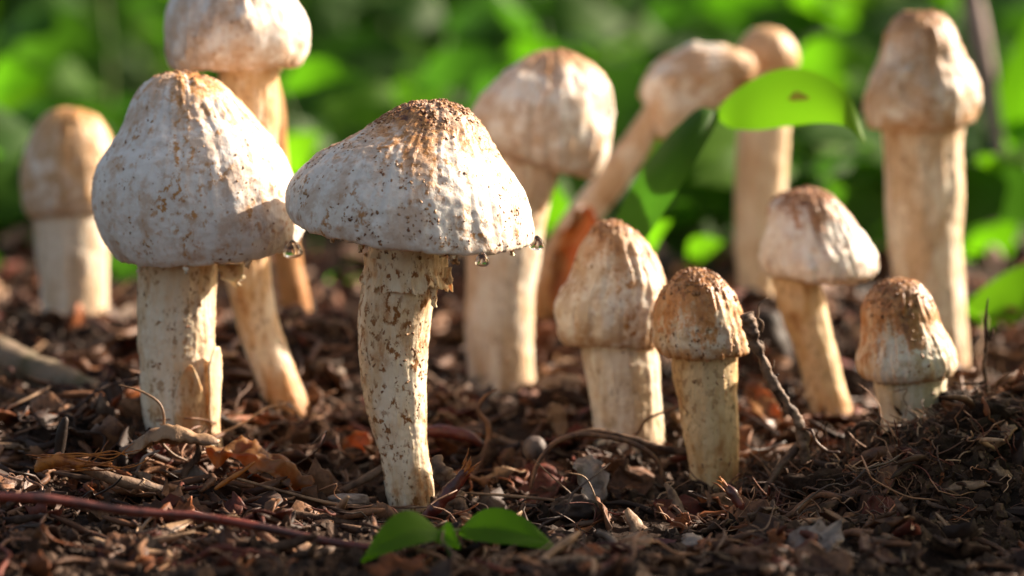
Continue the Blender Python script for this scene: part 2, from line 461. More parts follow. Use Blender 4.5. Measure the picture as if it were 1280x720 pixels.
def finish(G, C, pole=True, end=False):
    nr, nt = G.shape[:2]
    V = G.reshape(-1, 3); Fs = [gridfaces(nr, nt)[:, ::-1]]; j = np.arange(nt)
    if pole:
        V = np.vstack([V, G[0].mean(0)]); Fs.append(np.stack([np.full(nt, len(V) - 1), j, (j + 1) % nt], 1)[:, ::-1])
    if end:
        V = np.vstack([V, G[-1].mean(0)]); b = (nr - 1) * nt
        Fs.append(np.stack([np.full(nt, len(V) - 1), b + (j + 1) % nt, b + j], 1)[:, ::-1])
    return V, Fs

def flakes(G, Nn, weight, n, rmin, rmax, c1, c2, flat=0.5, seed=0, lift=0.2, elong=1.0):
    """small proud scales on a surface grid"""
    rg = np.random.default_rng(seed)
    area = np.linalg.norm(np.cross(np.roll(G, -1, 1) - G, np.gradient(G, axis=0)), axis=2)
    w = (weight * area).ravel(); w = np.maximum(w, 0); w /= w.sum()
    k = rg.choice(len(w), n, p=w)
    P = G.reshape(-1, 3)[k]; N = Nn.reshape(-1, 3)[k]
    r = rmin + (rmax - rmin) * rg.random(n) ** 2.2
    a = np.cross(N, rg.normal(size=(n, 3))); a /= np.linalg.norm(a, axis=1, keepdims=True); b = np.cross(N, a)
    T = ICO1[None] * (1 + 0.35 * rg.normal(size=(n, len(ICO1), 1)))
    e = rg.uniform(1, 1 + elong, n)
    V = P[:, None] + r[:, None, None] * (T[..., :1] * a[:, None] * e[:, None, None] + T[..., 1:2] * b[:, None] + (T[..., 2:] * flat + lift) * N[:, None])
    F = ICOF1[None] + (np.arange(n) * len(ICO1))[:, None, None]
    t = rg.random((n, 1)); c = np.array(c1) * (1 - t) + np.array(c2) * t
    return V.reshape(-1, 3), F.reshape(-1, 3), np.repeat(c, len(ICO1), 0)

BROWN, DBROWN = (0.42, 0.19, 0.065), (0.19, 0.065, 0.022)

def mushroom(label, D, cap, stem, cm, sm, cap_tilt=6, q=1.0, lump=0.03, wrinkle=0.02, seed=1, under=None, gills=False,
             crumbs=(200, 200), crumb_r=(0.02, 0.06), pleat=0.0, umbo=0.25, edge=0.0, depth=1.0, stem_flakes=120, wart=1.0, fcol=None):
    base = (np.array(stem[-1][:2]) + np.array(stem[-1][2:])) / 2
    b3 = at(base[0], base[1], D)
    R = root('mushroom', b3); tag(R, label, 'mushroom', 'pale capped mushrooms growing from the soil')
    # ---- cap: outline pairs apex -> rim, then curled under to the stem
    nt, nr = int(220 * q), int(150 * q)
    cap = list(cap); n_out = len(cap)
    l = np.array(cap[-1][:2], float); r = np.array(cap[-1][2:], float); c = (l + r) / 2
    s0 = np.array(stem[0], float); sc_ = (s0[:2] + s0[2:]) / 2; sw = np.linalg.norm(s0[2:] - s0[:2]) / np.linalg.norm(r - l)
    ax = (np.array(cap[0][:2]) + np.array(cap[0][2:])) / 2 - c; ax = ax / np.linalg.norm(ax)
    rise = (8 if gills else 2)
    for f, k in ((0.35, 0.35), (1.0, 1.0)):
        ratio = 1 - f * (1 - min(0.95, sw * 0.9))
        cc = c + ax * rise * k
        cap.append((*(cc + (l - c) * ratio), *(cc + (r - c) * ratio)))
    # share of the rows spent on the outside
    seg = np.sqrt(((np.array(cap)[1:, :3] - np.array(cap)[:-1, :3]) ** 2).sum(1)) + 1e-6
    uo = seg[:n_out - 1].sum() / seg.sum()
    G, C, rr, th, u = lathe(cap, D, cap_tilt, nt, nr, tilt_top=-4, depth=depth, tcut=uo)
    u_cap = np.clip(u / uo, 0, 1.3)
    R0 = rr.max()
    N = norms(G)
    if ((N * (G - C[:, None])).sum()) < 0: N = -N
    P = G.reshape(-1, 3)
    tt = np.tile(th, nr); uu = np.repeat(u_cap, nt)
    d = lump * R0 * fbm(P / (R0 * 0.8), seed, 3)
    wv = np.stack([np.cos(tt) * 3.2, np.sin(tt) * 3.2, uu * 2.2], 1)
    d += 0.45 * wrinkle * R0 * fbm(wv * np.array([2.6, 2.6, 2.2]), seed + 5, 4, 0.6) * np.clip(uu * 2.2, 0, 1)
    rid = np.stack([np.cos(tt) * 11, np.sin(tt) * 11, uu * 1.6], 1)
    d += 0.010 * R0 * (0.5 - np.abs(fbm(rid, seed + 16, 3))) * np.clip(uu * 3, 0, 1)
    wt = np.clip(vnoise(P / 0.32, seed + 17) - 0.15, 0, 1) * np.clip(0.3 + vnoise(P / 1.3, seed + 18), 0, 1)
    d += wart * 0.05 * R0 * wt
    d += 0.006 * R0 * fbm(P / 0.16, seed + 9, 3)
    # crusty warts on the crown
    cw = np.clip(1.0 - uu / max(umbo, 0.01) * 0.8, 0, 1)
    d += 0.02 * R0 * cw * fbm(P / 0.14, seed + 2, 2)
    if pleat:
        pw = np.clip((uu - 0.72) / 0.25, 0, 1) * (uu < 1.02)
        d += pleat * pw * (np.abs(((tt * 70 / math.pi + 1.3 * vnoise(wv * 4, seed + 3)) % 2) - 1) - 0.5)
    if edge:
        ew = np.exp(-((uu - 1.0) / 0.07) ** 2)
        d += edge * ew * fbm(np.stack([np.cos(tt) * 9, np.sin(tt) * 9, tt * 0], 1), seed + 4, 3)
    G = G + N * d.reshape(nr, nt, 1)
    N = norms(G)
    if ((N * (G - C[:, None])).sum()) < 0: N = -N
    V, Fs = finish(G, C)
    capo = mk('cap', V, Fs, cm, R, attrs={'u': np.concatenate([uu, [0]]), 'ca': np.concatenate([np.cos(tt), [0]]), 'sa': np.concatenate([np.sin(tt), [0]])})
    w_u = (u_cap < 1.0)[:, None] * np.ones((1, nt))
    nz = fbm(G.reshape(-1, 3) / 0.9, seed + 30, 2).reshape(nr, nt)
    wc = np.clip(1 - u_cap / (umbo * 1.25), 0, 1)[:, None] ** 0.7 * np.clip(0.75 + nz, 0, 2) * w_u
    wf = w_u * np.clip(0.15 + nz, 0.03, 1)
    fc = fcol or (BROWN, DBROWN)
    parts = []
    if crumbs[0]: parts.append(flakes(G, N, wc + 1e-9, crumbs[0], crumb_r[0], crumb_r[1], fc[0], fc[1], 0.55, seed, 0.15, 0.6))
    if crumbs[1]: parts.append(flakes(G, N, wf + 1e-9, crumbs[1], crumb_r[0] * 0.6, crumb_r[1] * 0.7, (0.50, 0.30, 0.15), fc[1], 0.35, seed + 1, 0.1, 1.2))
    if parts:
        o = 0; VV, FF, CC = [], [], []
        for v, f, c_ in parts: VV.append(v); FF.append(f + o); CC.append(c_); o += len(v)
        fo = mk('scale_flakes', np.vstack(VV), np.vstack(FF), M_flake, capo, colors=np.vstack(CC)); fo['kind'] = 'stuff'
    # ---- gills under an open cap
    if gills:
        k = 110; ang = np.linspace(0, 2 * math.pi, k * 2, endpoint=False)
        row = int(nr * uo) - 1
        ring = G[row]; cen = ring.mean(0)
        e1 = ring[0] - cen; idx = (ang / (2 * math.pi) * nt).astype(int) % nt
        upv = np.array([ax[0], 0, -ax[1]]); upv /= np.linalg.norm(upv)
        outr = cen + (ring[idx] - cen) * 0.95 + upv * 0.02; inr = cen + (ring[idx] - cen) * max(0.22, sw * 0.8) + upv * (0.25)
        off = np.where(np.arange(2 * k) % 2, 0.0, -0.16)[:, None] * upv
        mid = (outr + inr) / 2 + off * 1.2
        GV = np.vstack([outr + off * 0.2 , mid, inr + off * 0.6])
        mk('gills', GV, gridfaces(3, 2 * k), M_gill, capo, smooth=False)
    # ---- stem
    st = [tuple(s) for s in stem]
    a0 = np.array(st[0], float); d0 = a0 - np.array(st[1], float); d0 = d0 / (abs(d0).max() + 1e-6)
    a1 = np.array(st[-1], float); d1 = a1 - np.array(st[-2], float); d1 = d1 / (abs(d1).max() + 1e-6)
    st = [tuple(a0 + d0 * 14)] + st + [tuple(a1 + d1 * 22 + np.array([-2, 0, 2, 0])), tuple(a1 + d1 * 50 + np.array([4, 0, -4, 0]))]
    nt2, nr2 = int(120 * q), int(170 * q)
    G, C, rr, th, u = lathe(st, D, 0, nt2, nr2)
    N = norms(G)
    if ((N * (G - C[:, None])).sum()) < 0: N = -N
    tt = np.tile(th, nr2); P = G.reshape(-1, 3); uu = np.repeat(u, nt2)
    R0 = rr.mean()
    d = 0.045 * R0 * fbm(P / (R0 * 1.1), seed + 40, 3)
    d += 0.022 * R0 * fbm(np.stack([np.cos(tt) * 6, np.sin(tt) * 6, P[:, 2] * 0.35], 1), seed + 41, 3)
    d += 0.012 * R0 * fbm(P / 0.14, seed + 42, 3)
    G = G + N * d.reshape(nr2, nt2, 1)
    V, Fs = finish(G, C, True, True)
    so_ = mk('stem', V, Fs, sm, R, attrs={'u': np.concatenate([uu, [0, 1]])})
    if stem_flakes:
        nz = fbm(G.reshape(-1, 3) / 0.7, seed + 50, 2).reshape(nr2, nt2)
        v, f, c_ = flakes(G, norms(G) * (1 if (norms(G) * (G - C[:, None])).sum() > 0 else -1), np.clip(0.2 + nz, 0.02, 1), stem_flakes,
                          crumb_r[0] * 0.5, crumb_r[1] * 0.75, (0.42, 0.24, 0.11), fc[1], 0.35, seed + 8, 0.12, 1.4)
        fo = mk('scale_flakes', v, f, M_flake, so_, colors=c_); fo['kind'] = 'stuff'
    return R

M_gill = mat_plain('gill', (0.62, 0.52, 0.42), (0.50, 0.38, 0.28), 200, 0.6)
WHITE, CREAM, PEACH = (0.77, 0.735, 0.68), (0.70, 0.61, 0.49), (0.70, 0.54, 0.41)
TAN = (0.60, 0.47, 0.35); RUST = (0.36, 0.15, 0.045)

cap1 = [(538, 127, 542, 127), (517, 128, 561, 128), (490, 138, 584, 138), (464, 155, 601, 155), (434, 174, 613, 175), (402, 190, 628, 199),
        (378, 210, 646, 226), (364, 228, 657, 246), (359, 247, 663, 267), (360, 259, 666, 284), (363, 265, 667, 293)]
stem1 = [(461, 300, 559, 305), (458, 332, 553, 336), (454, 356, 549, 358), (451, 383, 541, 388), (449, 419, 535, 423), (450, 452, 533, 455), (455, 491, 533, 497),
         (462, 524, 533, 529), (473, 556, 535, 560), (479, 590, 539, 592), (484, 618, 543, 618), (488, 634, 545, 634)]
m1c = mat_cap('cap_main', WHITE, (0.66, 0.60, 0.53), (0.44, 0.20, 0.065), (0.075, 0.02, 0.009), 0.42, 0.66, 1.0, 0.5)
m1s = mat_stem('stem_main', (0.79, 0.68, 0.52), (0.69, 0.50, 0.31), (0.43, 0.165, 0.04), 0.80, 0.75, 1.0)
MAIN = mushroom('wide tilted conical white mushroom with dark brown crown and water drops on its rim', 70, cap1, stem1, m1c, m1s, cap_tilt=7.5, q=1.3,
         lump=0.010, wrinkle=0.014, seed=3, wart=0.15, gills=True, crumbs=(1300, 1300), crumb_r=(0.016, 0.055), pleat=0.028, umbo=0.32, edge=0.022, stem_flakes=900)

cap2 = [(222, 91, 226, 91), (205, 93, 246, 93), (188, 100, 270, 100), (167, 121, 298, 126), (153, 154, 320, 151), (137, 183, 344, 178), (121, 212, 361, 206),
        (115, 242, 371, 238), (119, 270, 377, 268), (129, 296, 377, 288), (146, 316, 369, 304)]
stem2 = [(173, 315, 273, 315), (173, 345, 271, 345), (173, 400, 268, 395), (174, 450, 268, 440), (177, 500, 272, 495), (181, 543, 276, 543)]
m2c = mat_cap('cap_broad', (0.76, 0.74, 0.71), (0.66, 0.60, 0.54), (0.50, 0.24, 0.08), (0.26, 0.10, 0.03), 0.12, 0.26, 1.0, 0.5)
m2s = mat_stem('stem_broad', (0.79, 0.68, 0.53), (0.70, 0.53, 0.35), (0.50, 0.23, 0.07), 0.95, 0.65, 0.7)
SECOND = mushroom('broad bell shaped white mushroom with torn flaps at its stem foot', 73, cap2, stem2, m2c, m2s, cap_tilt=8, q=1.15, lump=0.018, wrinkle=0.018,
         seed=12, wart=0.4, gills=True, crumbs=(350, 650), crumb_r=(0.016, 0.055), umbo=0.16, edge=0.03, stem_flakes=250)

cap3 = [(862, 336, 866, 336), (846, 342, 886, 340), (831, 357, 903, 350), (822, 376, 917, 365), (818, 396, 926, 383), (816, 413, 931, 405), (818, 429, 934, 424), (826, 441, 933, 438)]
stem3 = [(840, 440, 922, 440), (841, 458, 922, 460), (848, 514, 923, 514), (857, 561, 924, 565), (863, 606, 923, 606)]
m3c = mat_cap('cap_button', (0.74, 0.65, 0.51), (0.54, 0.35, 0.18), (0.45, 0.17, 0.04), (0.25, 0.085, 0.022), 0.62, 0.74, 1.0, 0.75, 0.9)
m3s = mat_stem('stem_button', (0.67, 0.49, 0.28), (0.56, 0.35, 0.16), (0.36, 0.14, 0.04), 0.85, 0.75, 0.6)
mushroom('small button mushroom with rusty brown granular dome, leaning against a dark knobbly twig', 72, cap3, stem3, m3c, m3s, cap_tilt=6, q=0.9, lump=0.04, wrinkle=0.05,
         seed=23, crumbs=(600, 500), crumb_r=(0.016, 0.055), umbo=0.5, edge=0.04, stem_flakes=200)

cap4 = [(765, 277, 769, 277), (748, 281, 786, 283), (731, 299, 805, 297), (719, 326, 819, 316), (713, 346, 828, 336), (702, 367, 834, 362), (695, 391, 837, 387), (697, 410, 834, 408), (706, 426, 827, 425)]
stem4 = [(727, 425, 817, 425), (728, 445, 822, 445), (734, 475, 826, 475), (740, 514, 829, 514), (742, 554, 833, 554)]
m4c = mat_cap('cap_ovoid', (0.78, 0.72, 0.62), (0.58, 0.43, 0.28), (0.40, 0.18, 0.06), (0.22, 0.085, 0.03), 0.26, 0.42, 1.0, 0.8, 0.6)
m4s = mat_stem('stem_ovoid', (0.78, 0.71, 0.60), (0.60, 0.47, 0.33), (0.45, 0.27, 0.13), 0.95, 0.4, 0.4)
mushroom('cream egg shaped mushroom with brown tip, just behind the rusty button mushroom', 75, cap4, stem4, m4c, m4s, cap_tilt=5, q=0.8, lump=0.045, wrinkle=0.045,
         seed=35, crumbs=(200, 300), umbo=0.22, stem_flakes=60)

cap5 = [(1006, 232, 1010, 232), (978, 240, 1035, 241), (961, 255, 1054, 260), (955, 285, 1070, 284), (949, 312, 1085, 304), (949, 325, 1095, 321), (954, 337, 1096, 335), (966, 343, 1084, 345)]
stem5 = [(964, 335, 1022, 340), (968, 365, 1031, 372), (978, 400, 1037, 405), (992, 437, 1047, 445), (1004, 479, 1058, 486), (1014, 528, 1071, 528)]
m5c = mat_cap('cap_slanted', (0.82, 0.80, 0.76), (0.66, 0.53, 0.40), (0.34, 0.13, 0.04), (0.13, 0.042, 0.016), 0.40, 0.46, 0.5, 0.4, 0.5)
m5s = mat_stem('stem_slanted', (0.68, 0.51, 0.32), (0.58, 0.37, 0.18), (0.36, 0.15, 0.045), 0.8, 0.7, 0.5)
mushroom('slanting mushroom with glossy white cap and dark brown flat top on a leaning stem', 79.5, cap5, stem5, m5c, m5s, cap_tilt=7, q=0.75, lump=0.045, wrinkle=0.05,
         seed=44, gills=True, crumbs=(250, 200), umbo=0.34, stem_flakes=60)

cap6 = [(1121, 346, 1125, 346), (1101, 352, 1145, 351), (1084, 369, 1160, 366), (1077, 389, 1168, 385), (1078, 405, 1172, 400), (1077, 422, 1180, 415), (1074, 438, 1188, 430), (1071, 453, 1194, 445), (1073, 465, 1195, 456), (1080, 472, 1189, 465)]
stem6 = [(1091, 470, 1181, 466), (1093, 490, 1183, 485), (1099, 515, 1184, 512), (1102, 536, 1186, 534)]
m6c = mat_cap('cap_waisted', (0.74, 0.67, 0.55), (0.52, 0.39, 0.23), (0.40, 0.15, 0.035), (0.19, 0.06, 0.02), 0.58, 0.64, 0.8, 0.6, 0.6)
m6s = mat_stem('stem_waisted', (0.62, 0.56, 0.45), (0.45, 0.37, 0.24), (0.33, 0.22, 0.11), 0.9, 0.4, 0.3)
mushroom('stubby mushroom with waisted cream cap and brown knob, rooted behind the dark soil mound', 73.5, cap6, stem6, m6c, m6s, cap_tilt=6, q=0.75, lump=0.02, wrinkle=0.05,
         seed=53, wart=0.3, crumbs=(200, 200), umbo=0.42, stem_flakes=40)

cap7 = [(1149, 12, 1153, 12), (1126, 17, 1178, 18), (1108, 37, 1195, 40), (1103, 58, 1203, 60), (1100, 72, 1207, 70), (1090, 97, 1219, 90), (1082, 123, 1226, 112), (1082, 144, 1224, 133), (1088, 160, 1216, 152)]
stem7 = [(1103, 155, 1205, 155), (1105, 178, 1203, 180), (1107, 233, 1203, 233), (1111, 300, 1202, 300), (1117, 360, 1205, 360), (1126, 430, 1209, 430), (1132, 498, 1211, 498)]
m7c = mat_cap('cap_tall', (0.78, 0.70, 0.60), (0.52, 0.31, 0.16), (0.42, 0.20, 0.075), (0.24, 0.10, 0.04), 0.30, 0.50, 0.8, 0.8, 0.6)
m7s = mat_stem('stem_tall', (0.78, 0.68, 0.55), (0.60, 0.43, 0.28), (0.38, 0.18, 0.07), 0.95, 0.6, 0.5)
mushroom('tallest thick stemmed tan mushroom with closed acorn shaped cap, beside a bright leaf', 85, cap7, stem7, m7c, m7s, cap_tilt=4, q=0.7, lump=0.05, wrinkle=0.04,
         seed=62, crumbs=(80, 60), umbo=0.3, stem_flakes=20)

cap8 = [(288, -62, 292, -62), (262, -52, 322, -52), (238, -30, 346, -32), (218, -4, 366, -6), (207, 24, 382, 20), (204, 48, 388, 40), (207, 70, 385, 62), (216, 86, 374, 80)]
stem8 = [(272, 70, 347, 66), (275, 110, 348, 110), (277, 160, 348, 160), (280, 230, 344, 230), (281, 290, 339, 290), (282, 340, 338, 335), (295, 400, 346, 392), (315, 462, 366, 452), (330, 514, 388, 508)]
m8c = mat_cap('cap_lofty', (0.80, 0.77, 0.72), (0.56, 0.38, 0.24), (0.46, 0.24, 0.11), (0.30, 0.14, 0.06), 0.05, 0.3, 0.6, 0.55, 0.7)
m8s = mat_stem('stem_lofty', (0.74, 0.62, 0.48), (0.60, 0.38, 0.20), (0.45, 0.19, 0.055), 0.62, 0.75, 0.5)
mushroom('tall white mushroom with bent orange stained stem behind the broad bell cap', 78, cap8, stem8, m8c, m8s, cap_tilt=3, q=0.75, lump=0.04, wrinkle=0.04,
         seed=71, gills=True, crumbs=(60, 120), umbo=0.2, stem_flakes=60)

cap9 = [(683, 62, 687, 62), (660, 69, 709, 66), (634, 90, 736, 79), (610, 112, 756, 98), (595, 132, 764, 124), (591, 148, 764, 158), (594, 162, 761, 188), (604, 176, 753, 211), (622, 189, 738, 223)]
stem9 = [(628, 190, 700, 215), (612, 235, 690, 245), (598, 270, 682, 277), (586, 318, 675, 322), (582, 360, 669, 362), (582, 408, 667, 408), (584, 452, 667, 456), (586, 494, 672, 490)]
m9c = mat_cap('cap_lopsided', (0.80, 0.76, 0.70), (0.54, 0.36, 0.22), (0.42, 0.21, 0.09), (0.24, 0.10, 0.04), 0.22, 0.40, 0.7, 0.6, 0.6)
m9s = mat_stem('stem_lopsided', (0.79, 0.71, 0.60), (0.62, 0.46, 0.31), (0.42, 0.20, 0.08), 0.95, 0.6, 0.5)
mushroom('lopsided cream mushroom with rounded cap and thick stem, behind the water dropped one', 84, cap9, stem9, m9c, m9s, cap_tilt=4, q=0.75, lump=0.05, wrinkle=0.05,
         seed=80, crumbs=(60, 100), umbo=0.2, stem_flakes=30)

cap10 = [(85, 131, 89, 131), (66, 137, 109, 136), (46, 158, 129, 152), (31, 192, 142, 183), (25, 224, 147, 214), (28, 250, 146, 242), (38, 268, 136, 262)]
stem10 = [(44, 255, 132, 255), (44, 290, 135, 290), (47, 330, 135, 330), (52, 370, 135, 370), (57, 404, 135, 404)]
m10c = mat_cap('cap_far', (0.78, 0.70, 0.60), (0.55, 0.34, 0.18), (0.48, 0.25, 0.09), (0.34, 0.16, 0.06), 0.25, 0.6, 0.8, 0.95)
m10s = mat_stem('stem_far', (0.76, 0.68, 0.56), (0.60, 0.46, 0.32), (0.48, 0.32, 0.18), 0.95, 0.3, 0.1)
mushroom('blurred tan mushroom with closed bullet cap, standing alone beyond the grey log', 88, cap10, stem10, m10c, m10s, cap_tilt=4, q=0.6, lump=0.04, wrinkle=0.03,
         seed=91, crumbs=(0, 0), umbo=0.3, stem_flakes=0)

cap11 = [(946, 82, 946, 90), (940, 70, 937, 102), (920, 60, 918, 116), (892, 56, 896, 132), (862, 58, 874, 147), (836, 68, 856, 160), (816, 84, 842, 169), (804, 100, 832, 172), (800, 113, 824, 168)]
stem11 = [(805, 134, 832, 152), (790, 156, 820, 176), (764, 190, 797, 212), (736, 228, 770, 250), (706, 266, 740, 288), (682, 306, 715, 324), (664, 356, 694, 366), (655, 402, 685, 405)]
m11c = mat_cap('cap_bowed', (0.79, 0.71, 0.61), (0.48, 0.27, 0.14), (0.46, 0.27, 0.13), (0.33, 0.17, 0.08), 0.05, 0.3, 0.3, 0.85)
m11s = mat_stem('stem_bowed', (0.74, 0.62, 0.49), (0.60, 0.42, 0.27), (0.40, 0.17, 0.045), 0.42, 0.4, 0.1)
mushroom('bowed tan mushroom with drooping cap on a diagonal stem behind the green blade', 89, cap11, stem11, m11c, m11s, cap_tilt=0, q=0.6, lump=0.09, wrinkle=0.08,
         seed=101, crumbs=(0, 0), umbo=0.2, stem_flakes=0)

cap12 = [(957, 33, 961, 33), (940, 38, 977, 38), (928, 49, 990, 50), (923, 62, 997, 65), (924, 75, 997, 78), (930, 84, 989, 86)]
stem12 = [(934, 78, 984, 78), (930, 110, 987, 110), (922, 162, 987, 160), (919, 229, 982, 229), (918, 300, 977, 300), (922, 350, 970, 350), (926, 396, 966, 396)]
m12c = mat_cap('cap_slim', (0.64, 0.44, 0.28), (0.54, 0.34, 0.19), (0.46, 0.26, 0.11), (0.34, 0.17, 0.07), 0.15, 0.5, 0.2, 0.85)
m12s = mat_stem('stem_slim', (0.74, 0.63, 0.48), (0.60, 0.44, 0.28), (0.44, 0.26, 0.12), 0.95, 0.3, 0.1)
mushroom('slim blurred mushroom with small round orange tan cap, behind the arching leaf', 92, cap12, stem12, m12c, m12s, cap_tilt=4, q=0.6, lump=0.04, wrinkle=0.03,
         seed=113, crumbs=(0, 0), umbo=0.3, stem_flakes=0)

cap13 = [(308, 12, 312, 12), (290, 18, 330, 18), (276, 36, 344, 36), (270, 58, 352, 58), (272, 78, 352, 78), (282, 92, 346, 92)]
stem13 = [(308, 86, 344, 86), (316, 140, 356, 140), (324, 200, 360, 200), (332, 270, 367, 270), (342, 330, 378, 330), (348, 370, 386, 370), (350, 400, 391, 400)]
m13c = mat_cap('cap_brown', (0.55, 0.34, 0.19), (0.45, 0.25, 0.12), (0.36, 0.18, 0.07), (0.25, 0.11, 0.04), 0.1, 0.4, 0.3, 0.8)
m13s = mat_stem('stem_brown', (0.46, 0.22, 0.08), (0.36, 0.15, 0.045), (0.24, 0.09, 0.025), 0.9, 0.5, 0.3)
mushroom('rusty orange brown mushroom stem half hidden behind the bent stained stem', 85, cap13, stem13, m13c, m13s, cap_tilt=3, q=0.6, lump=0.04, wrinkle=0.03,
         seed=120, crumbs=(0, 0), umbo=0.3, stem_flakes=0)

# ---- torn ring on the main stem
def strip(pairs, D, jag, seed, nt=200, nr=26, freq=7):
    G, C, rr, th, u = lathe(pairs, D, 4, nt, nr)
    w = np.exp(-((u - 0.5) / 0.22) ** 2)[:, None]
    j = fbm(np.stack([np.cos(th) * freq, np.sin(th) * freq, th * 0], 1), seed, 4)[None, :]
    G = G.copy(); G[..., 2] += w * j * jag
    rad = G - C[:, None]; G += rad * (0.05 * w * fbm(np.stack([np.cos(th) * 5, np.sin(th) * 5, th * 0 + 3], 1), seed + 1, 3)[None, :])[..., None]
    G += 0.012 * fbm(G.reshape(-1, 3) / 0.12, seed + 2, 3).reshape(nr, nt, 1) * rad
    return finish(G, C, False, False)
V, Fs = strip([(455, 318, 560, 318), (455, 338, 560, 340), (451, 354, 565, 358), (455, 352, 560, 356), (458, 330, 554, 332)], 70, 0.16, 77)
mk('ring', V, Fs, m1s, MAIN, attrs={'u': np.full(len(V), 0.15)})
def curl(c, w, h, D, seed, mat, parent, name='ring_flap', bend=0.5, flip=1, colr=None, th=0.02):
    rg = np.random.default_rng(seed); n = 7
    s, t = np.meshgrid(np.linspace(-1, 1, n), np.linspace(0, 1, n))
    wid = 1 - 0.55 * t + 0.25 * rg.normal(size=(n, 1)) * t
    p = at(c[0], c[1], D); k = D / FPX
    G = np.stack([p[0] + s * w * k * wid / 2 + flip * bend * t ** 2 * w * k, p[1] - np.sin(t * 2.4) * 0.12 * bend * 2 + 0.05 * s ** 2, p[2] + (-t * h * k)], -1)
    G += 0.02 * rg.normal(size=G.shape) * (t[..., None] + 0.2)
    V, Fs = sheet(G, th)
    return mk(name, V, Fs, mat, parent, attrs={'u': np.full(len(V), 0.2)})
curl((557, 334), 16, 22, 69.6, 5, m1s, MAIN, bend=0.35); curl((566, 317), 14, 13, 69.8, 6, M_tanleaf, MAIN, bend=0.3)
curl((458, 348), 14, 14, 69.8, 8, m1s, MAIN, bend=0.3, flip=-1); curl((541, 358), 10, 26, 69.2, 9, m1s, MAIN, bend=0.2)
# ---- torn flaps on the broad mushroom's stem
def patch(parent, outline, D, R_in, cx, lift, mat, seed, name):
    """flap lying on the stem front: outline rows (xl, xr, y) in pixels"""
    rows = spline(np.array(outline, float), 22); n = 11; G = np.zeros((22, n, 3)); rg = np.random.default_rng(seed)
    for i, (xl, xr, y) in enumerate(rows):
        for j in range(n):
            x = xl + (xr - xl) * j / (n - 1)
            s = np.clip((x - cx) / R_in, -0.98, 0.98)
            k = 1 - i / 21
            dep = math.sqrt(1 - s * s) * R_in * D / FPX + lift * (0.35 + 1.1 * k)
            G[i, j] = at(x, y, D - dep)
    G += 0.02 * fbm(G.reshape(-1, 3) / 0.3, seed, 3).reshape(22, n, 1)
    V, Fs = sheet(G, 0.035)
    return mk(name, V, Fs, mat, parent, attrs={'u': np.full(len(V), 0.5)})
patch(SECOND, [(236, 240, 456), (226, 247, 470), (219, 254, 492), (217, 258, 515), (218, 262, 545)], 73, 50, 225, 0.10, m8s, 4, 'torn_flap')
patch(SECOND, [(268, 275, 434), (262, 277, 452), (261, 276, 480), (262, 275, 510), (264, 275, 545)], 73, 56, 222, 0.05, m2s, 7, 'torn_flap')
curl((288, 330), 34, 28, 72.6, 12, m2s, SECOND, bend=0.25, th=0.03)

for k, (x, y_, Dk, w, h_) in enumerate(((452, 306, 67.6, 9, 9), (415, 296, 68.2, 7, 7), (566, 319, 67.0, 8, 8), (640, 312, 68.4, 7, 7))):
    curl((x, y_), w, h_, Dk, 40 + k, m1s, MAIN, 'veil_scrap', 0.2, 1 if k % 2 else -1, th=0.015)
for k, (x, y_, Dk, w, h_) in enumerate(((176, 330, 71.2, 10, 10), (232, 334, 70.4, 8, 8), (310, 324, 70.9, 11, 11), (148, 314, 71.9, 8, 9))):
    curl((x, y_), w, h_, Dk, 60 + k, m2s, SECOND, 'veil_scrap', 0.2, 1 if k % 2 else -1, th=0.015)
# ---- water drops hanging from rims
def drop(px, py, D, r, label, stretch=1.5):
    k = D / FPX; p = at(px, py, D); n = 20; t = np.linspace(0, math.pi, n); th = np.linspace(0, 2 * math.pi, 24, endpoint=False)
    rad = np.sin(t) * (1 - 0.42 * np.cos(t)) * r * k; z = p[2] + np.cos(t) * r * k * (1 + (stretch - 1) * (np.cos(t) > 0))
    G = np.stack([p[0] + rad[:, None] * np.cos(th), p[1] + rad[:, None] * np.sin(th), z[:, None] + 0 * th], -1)
    V, Fs = finish(G[1:-1], None, True, True)
    return tag(mk('water_drop', V, Fs, M_water), label, 'water drop', 'water drops hanging from cap rims')
drop(603, 325, 67.0, 8.5, 'clear water drop hanging under the rim of the water dropped conical cap, towards its middle', 1.2)
drop(671, 304, 69.7, 9, 'round clear water drop clinging to the sunlit outer tip of the conical cap', 1.1)
drop(366, 312, 71.8, 11, 'larger water drop bulging at the sunlit rim of the broad bell cap', 1.15)

# ------------------------------------------------------------------ sticks, roots and other single pieces of litter
def stick(name, label, cat, pts, mat, rough=0.25, sides=9, n=40, seed=0, freq=2.5, group=None):
    P, R = px_path(pts); V, Fs = tube(P, R, sides, n, rough, seed, freq=freq)
    return tag(mk(name, V, Fs, mat), label, cat, group)
stick('log', 'thick grey mossy log slanting into the litter beyond the broad mushroom', 'log', [(-40, 425, 80.8, 20), (20, 452, 79.6, 21), (80, 480, 78.2, 21), (125, 502, 77, 20), (150, 516, 76.5, 15)], M_log, 0.12, 16, 50, 1)
stick('branch', 'thin dark branch lying in front of the grey mossy log', 'branch', [(-30, 480, 76.5, 9), (40, 503, 75.6, 8), (100, 516, 75, 8), (170, 528, 74.6, 5)], M_darkwood, 0.25, 9, 40, 2)
stick('fallen_stick', 'long glossy dark red stick lying across the foreground soil', 'stick', [(-40, 620, 61.5, 6), (60, 624, 62, 6.4), (160, 639, 62.5, 5.8), (250, 646, 62.9, 5.6), (330, 660, 63, 5.6), (400, 675, 63, 5.4), (500, 690, 62.8, 4.6)], M_redwood, 0.10, 12, 60, 3)
